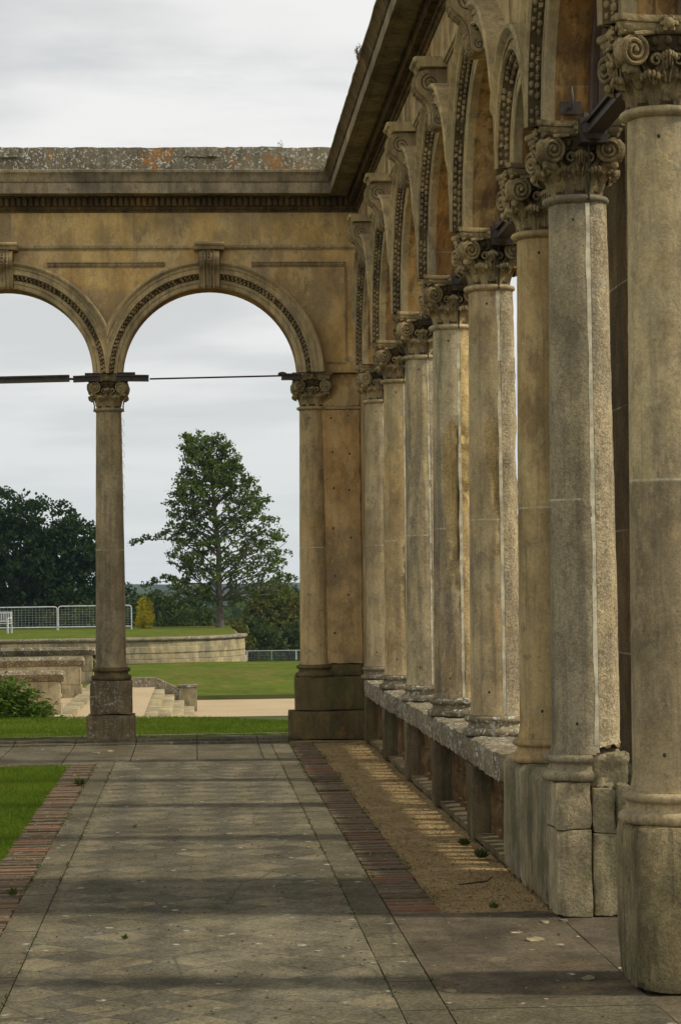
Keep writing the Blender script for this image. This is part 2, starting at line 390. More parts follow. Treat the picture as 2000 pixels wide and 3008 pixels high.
col = t.mix(t.ramp(t.noise(1.8, 6, .6), .35, .65), (.12,.095,.06), (.09,.074,.052))
col = t.mix(t.ramp(t.noise(2.4, 5, .6, t.map((1,1,1), loc=(1,6,2))), .52, .7, 0, .7), col, (.21,.155,.085))
gr = t.ramp(t.noise(1.0, 10, .75, t.map((2.1,1.3,1))), .35, .68, .62, 1.3); col = t.mix(1.0, col, t.comb(gr, gr, gr), 'MULTIPLY')
ag = t.sep(t.vor(95, out='Color'))[0]; f = t.ramp(ag, 0, 1, .8, 1.2)
col = t.mix(1.0, col, t.comb(f, f, f), 'MULTIPLY')
sp = t.math('MULTIPLY', t.ramp(t.vor(4.3), .15, .1), t.ramp(t.noise(14, 3), .52, .6))
col = t.mix(sp, col, (.42,.37,.27))
t.bump(t.math('ADD', t.noise(80, 3), t.math('MULTIPLY', t.noise(6, 4), 2)), .55, .006); M['slab'] = t.out(col, .85)
t = NT('edging_brick')
oi = t.n.new('ShaderNodeObjectInfo')
geo = t.n.new('ShaderNodeNewGeometry')
rn = geo.outputs['Random Per Island']
col = t.mix(rn, (.12,.075,.04), (.18,.12,.07)); col = t.mix(t.ramp(rn, .86, .98), col, (.24,.085,.04)); col = t.mix(t.ramp(rn, .35, .05), col, (.075,.06,.032))
col = t.mix(t.ramp(t.noise(13, 5, .6), .42, .62, 0, .7), col, (.15,.13,.095))
col = t.mix(t.ramp(t.noise(30, 3), .62, .7, 0, .8), col, (.38,.35,.28))
col = t.mix(t.ramp(t.noise(9, 4), .6, .75, 0, .6), col, (.05,.05,.025))
t.bump(t.noise(45, 4), .8, .008); M['brick'] = t.out(col, .9)
t = NT('hill_green')
M['hill'] = t.out(t.mix(t.ramp(t.noise(.012, 5, .6), .4, .6), (.035,.05,.03), (.07,.085,.045)))

# ------------------------------------------------------------------ main dimensions (metres)
XF, XB = 1.74, 2.13          # front / back face of the right-hand arcade wall
YF, YB = 23.22, 23.61        # front / back face of the facing arcade wall
CX = 1.88                    # column line of the right-hand arcade
CY = 23.40
SPR = 3.83                   # springing (top of the capitals)
ARC_C = 3.812
YS = {'a':22.60,'b':20.38,'c':18.25,'d':16.12,'e':13.99,'f':11.86,'g':10.78,'h':8.78,'i':6.65}

# ------------------------------------------------------------------ capital
def make_capital(m):
    cap = MB()
    cap.lathe([(.0,3.47),(.128,3.47),(.126,3.52),(.128,3.58),(.138,3.65),(.155,3.70),(.168,3.725),(.165,3.745),(.15,3.76),(0,3.76)], 32, cap=False)
    # bead row and egg band
    for i in range(32):
        a = 2*PI*i/32
        cap.lump((.166*math.cos(a), .166*math.sin(a), 3.697), .011, .011, .008, n=5, m=3)
    for i in range(20):
        a = 2*PI*i/20
        cap.lump((.172*math.cos(a), .172*math.sin(a), 3.73), .016, .016, .02, n=6, m=4)
    o = cap.build('capital', M['crust_shade'], None, 50)  # bell coloured near black, painting in the shade behind the leaves
    ab = MB()
    # abacus: concave sides, moulded edge
    pts = []
    for k in range(4):
        th = k*PI/2
        for j in range(9):
            s_ = -1+2*j/8
            d = .178 + .035*s_*s_; w = .192*s_
            x, y = d, w
            pts.append((x*math.cos(th)-y*math.sin(th), x*math.sin(th)+y*math.cos(th)))
    prof = [(.86,3.76),(.93,3.772),(.96,3.79),(.95,3.80),(1.0,3.803),(1.02,3.815),(1.0,3.83)]
    n = len(pts); vs = []
    for sc, z in prof:
        for x, y in pts: vs.append((x*sc, y*sc, z))
    fs = [(j*n+i, j*n+(i+1) % n, (j+1)*n+(i+1) % n, (j+1)*n+i) for j in range(len(prof)-1) for i in range(n)]
    fs.append(tuple(range(n-1,-1,-1))); fs.append(tuple((len(prof)-1)*n+i for i in range(n)))
    ab.add(vs, fs)
    for k in range(4):      # fleurons
        th = k*PI/2
        c = Vector((math.cos(th)*.19, math.sin(th)*.19, 3.795))
        ab.lump(c, .026, .026, .026, n=7, m=5)
        for q in range(6):
            aa = q*PI/3
            off = Vector((-math.sin(th)*math.cos(aa)*.026, math.cos(th)*math.cos(aa)*.026, math.sin(aa)*.026))
            ab.lump(c+off*1.0, .013, .013, .013, n=5, m=3)
    ab.wear(.004, 25).build('abacus', m, o, 50)
    # volutes: a horn at each corner showing a spiral on both faces
    for k in range(4):
        vo = MB()
        for sg in (-1, 1):
            th = k*PI/2
            nrm = Vector((math.cos(th), math.sin(th), 0)); tg = Vector((-math.sin(th), math.cos(th), 0))
            if sg < 0:      # corner k lies between face k and face k+1
                th2 = (k+1)*PI/2
                nrm = Vector((math.cos(th2), math.sin(th2), 0)); tg = -Vector((-math.sin(th2), math.cos(th2), 0))
            ax = (nrm*math.cos(.38) - tg*math.sin(.38)*-1*-1 + Vector((0,0,-.08))).normalized()
            c = nrm*.183 + tg*.142; c.z = 3.688
            u = Vector((0,0,1)).cross(ax).normalized(); w = ax.cross(u)
            fl = 1 if u.dot(tg) > 0 else -1
            # drum
            N = 20; R0 = .064
            ring = []
            for d, rr in ((-.05, R0*.8), (-.0, R0*.95), (.006, R0*.86)):
                ring.append([c+ax*d+(u*math.cos(2*PI*i/N)+w*math.sin(2*PI*i/N))*rr for i in range(N)])
            vs = [p for r in ring for p in r]
            fs = [(j*N+i, j*N+(i+1) % N, (j+1)*N+(i+1) % N, (j+1)*N+i) for j in range(2) for i in range(N)]
            fs.append(tuple(range(N))); fs.append(tuple(2*N+i for i in range(N)))
            vo.add(vs, fs)
            sp = []; rd = []
            for q in range(46):
                tt = q/45; an = PI/2 + fl*2*PI*2.35*tt
                rr = R0*(1-.86*tt)
                sp.append(c + ax*(.007+.012*tt) + (u*math.cos(an)+w*math.sin(an))*rr); rd.append(.0105*(1-.45*tt))
            # lead-in towards the abacus
            lead = [c + ax*.0 - tg*.085 + Vector((0,0,.072)), c + ax*.004 - tg*.04 + Vector((0,0,.069))]
            vo.tube(lead+sp, [.008,.0095]+rd, 6)
            vo.lump(c+ax*.02, .012, .012, .012, n=6, m=4)
        # acanthus under the volute
        th = k*PI/2 + PI/4
        d = Vector((math.cos(th), math.sin(th), 0))
        vo.tube([d*.14+Vector((0,0,3.56)), d*.165+Vector((0,0,3.60)), d*.195+Vector((0,0,3.625)), d*.235+Vector((0,0,3.625)), d*.245+Vector((0,0,3.60))], [.02,.024,.028,.026,.012], 7)
        vo.tube([d*.16+Vector((0,0,3.76)), d*.23+Vector((0,0,3.775)), d*.262+Vector((0,0,3.765))], [.03,.022,.014], 7)
        vo.wear(.003, 30).build('volute', m, o, 55)
    lf = MB()
    def leaf(th, r0, z0, h, out, wd):
        er = Vector((math.cos(th), math.sin(th), 0)); et = Vector((-math.sin(th), math.cos(th), 0))
        path = [(0,0),(.004,.22),(.008,.45),(.018,.66),(out*.38,.84),(out*.68,.97),(out*.90,.985),(out*1.0,.90),(out*.97,.78),(out*.86,.70)]
        nu = 15; nt_ = len(path); rows = []
        for a_, (dr, tz) in enumerate(path):
            t2 = a_/(nt_-1)
            wv = wd*.5*(.62+.5*math.sin(PI*min(1, t2*1.15)**.8))*(1+.22*math.cos(2*PI*3.0*t2+1.2)) * (1 if t2 < .7 else 1-.55*(t2-.7)/.3)
            row = []
            for q in range(nu):
                u_ = -1+2*q/(nu-1)
                rib = .0055*math.cos(u_*PI*3.5)*(.5+t2)
                cup = -.016*u_*u_*(1 if t2 < .5 else 1.5) + rib
                zz_ = z0+h*tz - (.012*abs(u_)**2 if t2 > .4 else 0)
                row.append(er*(r0+dr+cup) + et*(u_*wv) + Vector((0,0,zz_)))
            rows.append(row)
        back = [[p - er*.010*(1-.3*a_/nt_) - Vector((0,0,.006 if a_ > 5 else 0)) for p in r] for a_, r in enumerate(rows)]
        vs = [p for r in rows for p in r]+[p for r in back for p in r]; o_ = nt_*nu
        fs = []
        for a_ in range(nt_-1):
            for q in range(nu-1):
                k_ = a_*nu+q
                fs.append((k_, k_+1, k_+nu+1, k_+nu)); fs.append((o_+k_, o_+k_+nu, o_+k_+nu+1, o_+k_+1))
            fs.append((a_*nu, (a_+1)*nu, o_+(a_+1)*nu, o_+a_*nu)); e_ = nu-1
            fs.append((a_*nu+e_, o_+a_*nu+e_, o_+(a_+1)*nu+e_, (a_+1)*nu+e_))
        for q in range(nu-1):
            k_ = (nt_-1)*nu+q; fs.append((k_, k_+1, o_+k_+1, o_+k_))
        lf.add(vs, fs)
    def tips(th, r, z, wd, k):
        er = Vector((math.cos(th), math.sin(th), 0)); et = Vector((-math.sin(th), math.cos(th), 0))
        for q in range(-2, 3):
            c = er*(r-.006*abs(q))+et*(q*wd/5)+Vector((0,0,z-.004*q*q*.5))
            lf.lump(c, k*1.0, k*.8, k*1.35, Matrix.Rotation(th,3,'Z'), n=6, m=4)
    for k in range(8): tips(k*PI/4+PI/8, .214, 3.592, .078, .0135)
    for k in range(8): tips(k*PI/4, .228 if k % 2 else .206, 3.672, .060, .0115)
    for k in range(8): leaf(k*PI/4+PI/8, .13, 3.475, .130, .085, .092)
    for k in range(8): leaf(k*PI/4, .132, 3.50, .185, .10 if k % 2 else .075, .080)
    for k in range(4):      # small helices in the middle of each face
        for sg in (-1, 1):
            th = k*PI/2
            er = Vector((math.cos(th), math.sin(th), 0)); et = Vector((-math.sin(th), math.cos(th), 0))
            c = er*.163+et*sg*.045+Vector((0,0,3.655))
            pts = [er*.15+et*sg*.01+Vector((0,0,3.57))]
            for q in range(16):
                an = -PI/2*sg*0 + PI + 2*PI*1.3*q/15; rr = .026*(1-.7*q/15)
                pts.append(c + et*sg*math.cos(an)*rr + Vector((0,0,math.sin(an)*rr*-1)))
            lf.tube(pts, .006, 5)
    lf.wear(.003, 40).build('acanthus_leaves', m, o, 60)
    return o

def shaft_r(z):
    t_ = (z-.77)/(3.45-.77)
    r = .156 - .024*max(0, t_)**1.5
    if z < .83: r += .012*(1-(z-.77)/.06)
    return r

def make_column(label, loc, rz, shaft_m, cap_proto, seed=0, ped=None, rear_m=None, rear_amp=.004, joint=True, broken=False, group='columns of the right arcade', erode=0, base_m=None, joint_m=None, jwid=.014):
    t_ = thing('stone_column', label, 'column', loc, rz, group)
    rear_m = rear_m or M['pebble']
    cut = .030
    zs = [.77+.0335*i for i in range(81)]
    def part(front):
        mb = MB(); n = 34; rows = []
        for z in zs:
            r = shaft_r(z); ca = math.acos(cut/r)
            if joint:
                a0, a1 = (ca, 2*PI-ca) if front else (-ca, ca)
            else: a0, a1 = 0, 2*PI
            row = []
            for i in range(n+1):
                a = a0+(a1-a0)*i/n
                p = Vector((r*math.cos(a), r*math.sin(a), z))
                q = p*1.0 + Vector((seed*13.1, seed*7.7, 0))
                amp = .0016 if front else rear_amp
                d = noise.noise(q*9)*amp + noise.noise(q*40)*amp*.5
                if erode:
                    e = noise.noise(Vector((q.x*5, q.y*5, q.z*1.6)))+.5*noise.noise(q*12)
                    zone = min(1, max(0, (z-1.2)/.5))*min(1, max(0, (3.2-z)/.4))
                    edge = 1.0 if not front else max(0, 1-abs(p.x-cut)/.13)
                    if e > 0: d -= min(e, .5)*erode*zone*edge*(1 if p.y < .05 else .4)
                er = p.copy(); er.z = 0; er.normalize()
                row.append(p+er*d)
            rows.append(row)
        m_ = n+1
        vs = [p for r_ in rows for p in r_]
        full = not joint
        fs = []
        for j in range(len(zs)-1):
            for i in range(n if not full else n):
                fs.append((j*m_+i, j*m_+i+1, (j+1)*m_+i+1, (j+1)*m_+i))
            if joint: fs.append((j*m_+n, j*m_, (j+1)*m_, (j+1)*m_+n))
        mb.add(vs, fs)
        mb.add(rows[0], [tuple(range(m_-1,-1,-1))]); mb.add(rows[-1], [tuple(range(m_))])
        return mb
    sh = part(True).build('shaft', shaft_m, t_, 50)
    if erode:
        sh.data.materials.append(M['eroded'])
        for pl in sh.data.polygons:
            c_ = pl.center
            if math.hypot(c_.x, c_.y) < shaft_r(c_.z)-.0045 and c_.x < cut-.002: pl.material_index = 1
    if joint:
        # the rear block is set a little behind the mortar
        rp = part(False); rp.v = [(x+.018, y, z) for x, y, z in rp.v]
        if broken:
            rp.v = [(x, y, max(z, .80+.05*noise.noise(Vector((x*20, y*20, 3))))) for x, y, z in rp.v]
        rp.build('rear_shaft', rear_m, t_, 50)
        j = MB(); n = 150
        for i in range(n):
            z0 = .78+(3.44-.78)*i/n; z1 = z0+(3.44-.78)/n
            w = .0075*(1+.8*noise.noise(Vector((seed*3+.5, z0*3, 0))))
            r = math.sqrt(shaft_r(z0)**2-cut**2)+.0015
            g = noise.noise(Vector((seed*5+1.5, z0*6, 2)))
            r += .0015*noise.noise(Vector((seed, z0*31, 5)))
            if g > .42: r -= .006
            j.box(cut+.002-(jwid-.014)*(.6+.8*noise.noise(Vector((seed, z0*4.3, 0)))), cut+.016, -r, r, z0, z1)
        j.build('mortar_joint', joint_m or M['mortar'], t_, 0)
    a = MB(); a.lathe([(.10,3.44),(.136,3.44),(.148,3.449),(.160,3.455),(.163,3.466),(.158,3.477),(.145,3.482),(.10,3.482)], 40, cap=False)
    a.wear(.002, 30).build('astragal', shaft_m, t_, 60)
    b = MB()
    prof = [(.0,.645),(.195,.645),(.207,.652),(.213,.668),(.208,.686),(.195,.694),(.182,.697),(.176,.706),(.172,.718),(.176,.728),(.186,.732),(.196,.738),(.2,.75),(.196,.762),(.184,.768),(.172,.771),(.172,.777),(0,.777)]
    if broken:
        b.lathe(prof, 40, cap=False, a0=math.radians(88), a1=math.radians(272))
        c2 = MB(); c2.gbox(.004,.172,-.135,.13,.60,.785,.018,.014); c2.wear(.030, 10, .012, 28)
        c2.build('broken_base_block', M['ped'], t_, 30)
    else: b.lathe(prof, 44, cap=False)
    b.wear(.004, 14, .002, 45).build('base', base_m or shaft_m, t_, 50)
    if ped: ped(t_)
    cp = copy_tree(cap_proto, t_)
    if joint:       # open joint through the capital
        jb = MB()
        for sg in (-1, 1): jb.tube([(cut+.009, sg*r, z) for r, z in ((.155,3.45),(.150,3.485),(.15,3.52),(.165,3.58),(.172,3.64),(.175,3.70),(.187,3.74),(.19,3.765))], .007, 5)
        jb.build('open_joint', M['slot'], cp, 60)
    for an, hz in ((-105,3.36),(-112,.92)):
        a_ = math.radians(an); hb = MB(); r = shaft_r(hz)
        hb.lump((r*math.cos(a_), r*math.sin(a_), hz), .0075, .005, .009, n=7, m=4); hb.build('fixing_hole', M['slot'], t_, 60)
    return t_

capA = make_capital(M['cap']); 
capB_m = M['cap_cool']

# ------------------------------------------------------------------ pedestals
def ped_small(m, w=.25):
    def f(p):
        b = MB(); b.gbox(-.215,.215,-.215,.215,.29,.643,.05); b.wear(.005, 7, .002, 30); b.build('pedestal', m, p, 40)
        b = MB(); b.gbox(-.265,.265,-.24,.25,.0,.285,.05); b.wear(.007, 6, .003, 30); b.build('plinth', m, p, 40)
    return f
def ped_post(m):
    def f(p):
        b = MB(); b.gbox(-.178,.16,-.13,.13,.0,.47,.06); b.wear(.004, 7, .002, 30); b.build('post', m, p, 40)
    return f
def ped_f(p):     # long streaked pedestal, local origin at column f
    b = MB(); b.gbox(-.175,.22,-.955,.60,.0,.642,.04,.02); b.wear(.006, 4, .003, 20); b.build('pedestal', M['ped_dark'], p, 40)
def ped_g(p):
    b = MB(); b.gbox(-.175,-.003,-.19,.115,.416,.644,.03,.006); b.wear(.006, 6, .003, 30); b.build('upper_block', M['ped'], p, 40)
    b = MB(); b.gbox(-.172,-.002,-.188,.115,.0,.414,.03,.006); b.wear(.008, 5, .003, 25); b.build('lower_block', M['ped'], p, 40)
    b = MB(); b.gbox(.004,.125,-.168,.115,.398,.615,.025,.010); b.wear(.012, 7, .005, 25); b.build('rear_upper_block', M['ped'], p, 40)
    b = MB(); b.gbox(.003,.165,-.178,.115,.0,.396,.025,.010); b.wear(.010, 6, .004, 25); b.build('rear_lower_block', M['ped'], p, 40)
    b = MB(); b.gbox(.125,.185,-.19,-.03,.40,.635,.02,.014); b.wear(.014, 11, .006, 30); b.build('broken_fragment', M['ped'], p, 40)
def ped_h(p):
    b = MB(); b.gbox(-.18,.26,-.22,.27,.0,.642,.04,.016); b.wear(.010, 4, .004, 22); b.build('pedestal', M['ped_h'], p, 40)

LB = {
 'a': ('farthest slim column of the right arcade, touching the orange corner pier', 'A', M['pebble'], .004, 0),
 'b': ('buff column with a ragged yellow scar beside its joint, second from the corner pier', 'C', M['eroded'], .008, .045),
 'c': ('grey-stained column with an orange-brown band low down, third from the corner pier', 'B', M['pebble'], .005, 0),
 'd': ('column whose right side is deeply eroded to raw yellow stone, fourth from the corner', 'B', M['eroded'], .012, .085),
 'e': ('buff column beside the bright sliver of sky, pebbly on its right side', 'A', M['pebble'], .006, .03),
 'f': ('smooth honey-coloured column on the long streaked pedestal at the end of the balustrade', 'F', M['pebble'], .003, 0),
 'g': ('speckled grey column split by a pale mortar line, its rear base broken away', 'G', M['pebble'], .003, 0),
 'h': ('nearest pale buff column cut off by the right edge of the picture', 'H', M['pebble'], .003, 0),
 'i': ('column nearest the camera, out past the right edge of the picture', 'H', M['pebble'], .003, 0),
}
for i, (k, y) in enumerate(YS.items()):
    lab, mk, rm, ra, er = LB[k]
    ped = {'f': ped_f, 'g': ped_g, 'h': ped_h, 'i': ped_h}.get(k, ped_post(M['post']))
    if k == 'a': ped = ped_post(M['pier_plinth'])
    make_column(lab, (CX, y, 0), 0, cols[mk], capA, i+1, ped, rm, ra, joint=(k not in 'fhi'), broken=(k == 'g'), erode=er,
                base_m=M['rail'] if k in 'abcde' else None, joint_m=M['mortar'], jwid=.024 if k in 'gde' else .015)
# facing arcade
make_column('free-standing brown-grey column of the far arcade on a lichen-spotted pedestal', (-.8845, CY, 0), PI/2, cols['L'], capA, 20, ped_small(M['plinth']), M['pebble'], .004, group='columns of the far arcade', base_m=M['pier_plinth'])
make_column('column of the far arcade beyond the left edge of the picture', (-3.014, CY, 0), PI/2, cols['L'], capA, 22, ped_small(M['plinth']), M['pebble'], .004, group='columns of the far arcade', base_m=M['pier_plinth'])
make_column('half-round column engaged in the left side of the orange corner pier', (1.2454, CY, 0), 0, cols['P'], capA, 24, None, M['pebble'], .003, joint=False, group='columns of the far arcade', base_m=M['pier_plinth'])
for ch in list(capA.children): bpy.data.objects.remove(ch)
bpy.data.objects.remove(capA)

# corner pier: flat orange pilaster with plinths
cp = thing('corner_pier', 'flat orange-stained pier filling the corner where the two arcades meet', 'pier', (1.5, 23.4, 0))
b = MB(); b.gbox(-.16,.245,-.09,.2,.778,3.45,.05); b.wear(.003, 5, .001, 25); b.build('pilaster', M['pilaster'], cp, 40)
b = MB(); b.gbox(-.16,.245,-.10,.2,.65,.776,.05); b.wear(.004, 8); b.build('pilaster_base', M['pier_plinth'], cp, 40)
b = MB(); b.box(-.15,.25,-.105,.2,3.453,3.482); b.build('astragal_band', cols['P'], cp, 30)
b = MB(); b.gbox(-.15,.245,-.085,.2,3.484,3.826,.08); b.build('pilaster_neck', M['wall_x'], cp, 30)
b = MB(); b.gbox(.248,.63,-.62,.21,.0,3.826,.08); b.wear(.003, 5); b.build('corner_strip', M['pilaster'], cp, 40)
b = MB(); b.gbox(-.47,.285,-.19,.215,.30,.648,.05); b.wear(.006, 6, .002, 28); b.build('pedestal', M['pier_plinth'], cp, 40)
b = MB(); b.gbox(-.535,.30,-.235,.225,.0,.295,.05); b.wear(.008, 5, .003, 25); b.build('plinth', M['pier_plinth'], cp, 40)
for hx, hz in ((-.06,3.36),(.12,3.38),(-.05,3.0),(.13,2.98),(-.04,2.62),(.12,2.6),(-.05,2.2),(.13,2.1),(-.04,1.7),(.1,1.5),(-.05,1.1)):
    b = MB(); b.lump((hx, -.0905, hz), .011, .004, .013, n=7, m=4); b.build('fixing_hole', M['slot'], cp, 60)

# ------------------------------------------------------------------ arcade walls with arches
def arch_wall(bays, s0, s1, gp, ztop, thick):
    """bays: (centre, inner radius). gp(s, d, z) -> world"""
    front = MB(); intr = MB()
    N = 40
    def quad(mb, a, b_, c, d): mb.add([gp(*a), gp(*b_), gp(*c), gp(*d)], [(0,1,2,3)])
    for dd in (0, thick):
        xs = s0
        for c, r in bays:
            # solid leg strip up to the arch start
            quad(front, (xs,dd,SPR), (c-r,dd,SPR), (c-r,dd,ztop), (xs,dd,ztop))
            for i in range(N):
                a0 = PI-PI*i/N; a1 = PI-PI*(i+1)/N
                p0 = (c+r*math.cos(a0), max(SPR, ARC_C+r*math.sin(a0))); p1 = (c+r*math.cos(a1), max(SPR, ARC_C+r*math.sin(a1)))
                quad(front, (p0[0],dd,p0[1]), (p1[0],dd,p1[1]), (p1[0],dd,ztop), (p0[0],dd,ztop))
            xs = c+r
        quad(front, (xs,dd,SPR), (s1,dd,SPR), (s1,dd,ztop), (xs,dd,ztop))
    # undersides of the legs, ends and top
    xs = s0
    for c, r in bays:
        quad(front, (xs,0,SPR), (c-r,0,SPR), (c-r,thick,SPR), (xs,thick,SPR)); xs = c+r
    quad(front, (xs,0,SPR), (s1,0,SPR), (s1,thick,SPR), (xs,thick,SPR))
    quad(front, (s0,0,ztop), (s1,0,ztop), (s1,thick,ztop), (s0,thick,ztop))
    for s_ in (s0, s1): quad(front, (s_,0,SPR), (s_,thick,SPR), (s_,thick,ztop), (s_,0,ztop))
    for c, r in bays:
        for i in range(N):
            a0 = PI*i/N; a1 = PI*(i+1)/N
            p0 = (c+r*math.cos(a0), max(SPR, ARC_C+r*math.sin(a0))); p1 = (c+r*math.cos(a1), max(SPR, ARC_C+r*math.sin(a1)))
            quad(intr, (p0[0],0,p0[1]), (p1[0],0,p1[1]), (p1[0],thick,p1[1]), (p0[0],thick,p0[1]))
    return front, intr

def ring(mb, prof, c, N, gp, clampl, clampr):
    """prof closed loop of (r, d)"""
    n = len(prof); vs = []
    for i in range(N+1):
        a = PI*i/N
        # where two arches meet, cut the mouldings off at the mitre plane
        ca = math.cos(a); rmax = 99
        if ca > 1e-4: rmax = (clampr-c)/ca
        elif ca < -1e-4: rmax = (clampl-c)/ca
        dm = prof[-1][1]
        for q in range(n-1):
            if prof[q][0] <= rmax <= prof[q+1][0] and prof[q+1][0] > prof[q][0]:
                dm = prof[q][1]+(prof[q+1][1]-prof[q][1])*(rmax-prof[q][0])/(prof[q+1][0]-prof[q][0]); break
        for q, (r, d) in enumerate(prof):
            if r > rmax: r, d = rmax, (dm if q < n-1 else d)
            z = max(SPR+.001, ARC_C + r*math.sin(a))
            vs.append(gp(c + r*math.cos(a), d, z))
    fs = [(j*n+i, j*n+(i+1) % n, (j+1)*n+(i+1) % n, (j+1)*n+i) for j in range(N) for i in range(n)]
    fs.append(tuple(range(n))); fs.append(tuple(N*n+i for i in range(n)))
    mb.add(vs, fs)

def archivolt(parent, c, r, gp, cl, cr, full=True):
    R = r; sc = .82
    prof = [(-.004,.02),(-.004,-.028),(.008,-.034),(.045,-.034),(.05,-.026),(.055,-.026),(.06,-.036),(.10,-.036),(.105,-.028),(.115,-.030),(.16,-.085),
            (.165,-.098),(.172,-.106),(.182,-.106),(.186,-.092),(.196,-.090),(.232,-.090),(.236,-.100),(.25,-.104),(.254,-.096),(.268,-.098),(.285,-.118),(.300,-.130),(.318,-.130),(.33,-.120),(.33,.01)]
    prof = [(R+x*sc, d) for x, d in prof]
    a = MB(); ring(a, prof, c, 56, gp, cl, cr); o = a.build('archivolt', M['arch'], parent, 30, weld=False)
    cv = MB(); ring(cv, [(R+x*sc, d) for x, d in ((.103,.0),(.103,-.033),(.116,-.036),(.163,-.092),(.167,-.100),(.167,.0))], c, 56, gp, cl, cr); cv.build('carved_cove', M['crust_shade'], o, 30, weld=False)
    # leaf moulding
    l = MB(); rm = R+.137*sc
    nb = int(PI*rm/.022)
    for i in range(nb+1):
        an = PI*i/nb
        s_ = c+rm*math.cos(an); z = ARC_C+rm*math.sin(an)
        if z < SPR+.01 or s_ < cl+.01 or s_ > cr-.01: continue
        big = i % 2 == 0
        rr = (.025 if big else .016)*random.uniform(.7,1.2)
        if random.random() < .05: continue
        for q in ((-.011, .011) if big else (0,)):
            s2 = c+(rm+q)*math.cos(an+q*.5); z2 = ARC_C+(rm+q)*math.sin(an+q*.5)
            p = gp(s2, -.062 - (.012 if q > 0 else -.012), z2)
            l.lump(p, rr*.66, rr*.62, rr*.72, n=5, m=3)
    l.wear(.007, 35).build('leaf_moulding', M['bead'], o, 60, weld=False)
    # egg-and-dart line on the outer band
    return o

def scroll_profile():
    """closed outline (p outward, z) of the console, and its spirals"""
    pts = []
    return pts
def keystone(parent, c, gp, ztop=5.17, damaged=False):
    """console: gp(s, d, z) ; d<0 towards the court"""
    hw = .105
    def ext(mb, outline, w0, w1):
        n = len(outline)
        vs = [gp(c+w0, -p, z) for p, z in outline]+[gp(c+w1, -p, z) for p, z in outline]
        fs = [(i, (i+1) % n, n+(i+1) % n, n+i) for i in range(n)]
        fs += [tuple(range(n-1,-1,-1)), tuple(range(n, 2*n))]
        mb.add(vs, fs)
    # centreline of the S: spiral in the upper eye, sweeping down to the lower one
    UC = (.115, 5.005); UR = .097; LC = (.055, 4.75); LR = .046
    outline = []
    for i in range(22):      # upper volute outer edge, from the wall over the top to the underside
        a = math.radians(95 - i*(285)/21)     # top, front(out), bottom, ... measured with out=+x
        outline.append((UC[0]+UR*math.cos(a)*1.0, UC[1]+UR*math.sin(a)))
    # that ends at a=-190: near the wall side; trim so the S leaves at the bottom
    outline = [(.0,5.10)] + [(UC[0]+UR*math.cos(math.radians(a)), UC[1]+UR*math.sin(math.radians(a))) for a in range(90,-61,-10)]
    outline += [(.148,4.91),(.118,4.87),(.104,4.82),(.102,4.79)]
    outline += [(LC[0]+LR*math.cos(math.radians(a)), LC[1]+LR*math.sin(math.radians(a))) for a in range(10,-171,-15)]
    outline += [(.0,4.73)]
    k = thing  # noqa
    body = MB(); ext(body, outline, -hw, hw)
    o = body.build('keystone', M['keystone'], parent, 30, weld=False)
    # spirals cut as dark fine ridges plus raised bands on both flanks and front rib
    sp = MB()
    for sd in (-1, 1):
        def P(p, z, e=0): return gp(c+sd*(hw+e), -p, z)
        pts = []
        for q in range(40):
            tt = q/39; a = math.radians(80) - 2*PI*2.0*tt
            rr = UR*.66*(1-.85*tt)
            pts.append(P(UC[0]+rr*math.cos(a), UC[1]+rr*math.sin(a), .001))
        sp.tube(pts, .0034, 5)
        pts = [P(.112,4.925,.001), P(.085,4.88,.001), P(.072,4.83,.001)]
        for q in range(24):
            tt = q/23; a = math.radians(60) - 2*PI*1.3*tt
            rr = LR*.65*(1-.8*tt)
            pts.append(P(LC[0]+rr*math.cos(a), LC[1]+rr*math.sin(a), .001))
        sp.tube(pts[3:], .003, 5)
    sp.build('spiral_groove', M['slot'], o, 60)
    fr = MB()
    for w in (-.05, -.017, .017, .05):
        pts = [gp(c+w, -(p+.004), z) for p, z in outline[1:-8]]
        fr.tube(pts, .014, 5)
    for i, (p, z) in enumerate(outline[3:-9]):
        if i % 2 == 0:
            for w in (-.05, 0, .05): fr.lump(gp(c+w, -(p+.012), z), .013, .013, .013, n=5, m=3)
    fr.build('front_leaves', M['bead'], o, 50)
    cpb = MB()
    pr = [(0,5.105),(.185,5.105),(.195,5.115),(.205,5.135),(.225,5.145),(.232,5.16),(.228,5.175),(0,5.175)]
    n = len(pr); 
    vs = []
    for w, f in ((-.155,0),(-.13,0),(.13,0),(.155,0)):
        for p, z in pr:
            vs.append(gp(c+w, -(p if abs(w) < .14 else max(0,p-.012)), z))
    fs = [(j*n+i, j*n+(i+1) % n, (j+1)*n+(i+1) % n, (j+1)*n+i) for j in range(3) for i in range(n)]
    fs += [tuple(range(n)), tuple(3*n+i for i in range(n))]
    cpb.add(vs, fs); cpb.wear(.004 if not damaged else .014, 20).build('keystone_cap', M['arch'], o, 30)
    # shadow line of the arch stone below
    return o

WT = XB-XF
def gpx(s_, d, z): return (s_, YF+d, z)          # facing arcade
def gpy(s_, d, z): return (XF+d, s_, z)          # right arcade
ZT = 5.50
R_ = .915
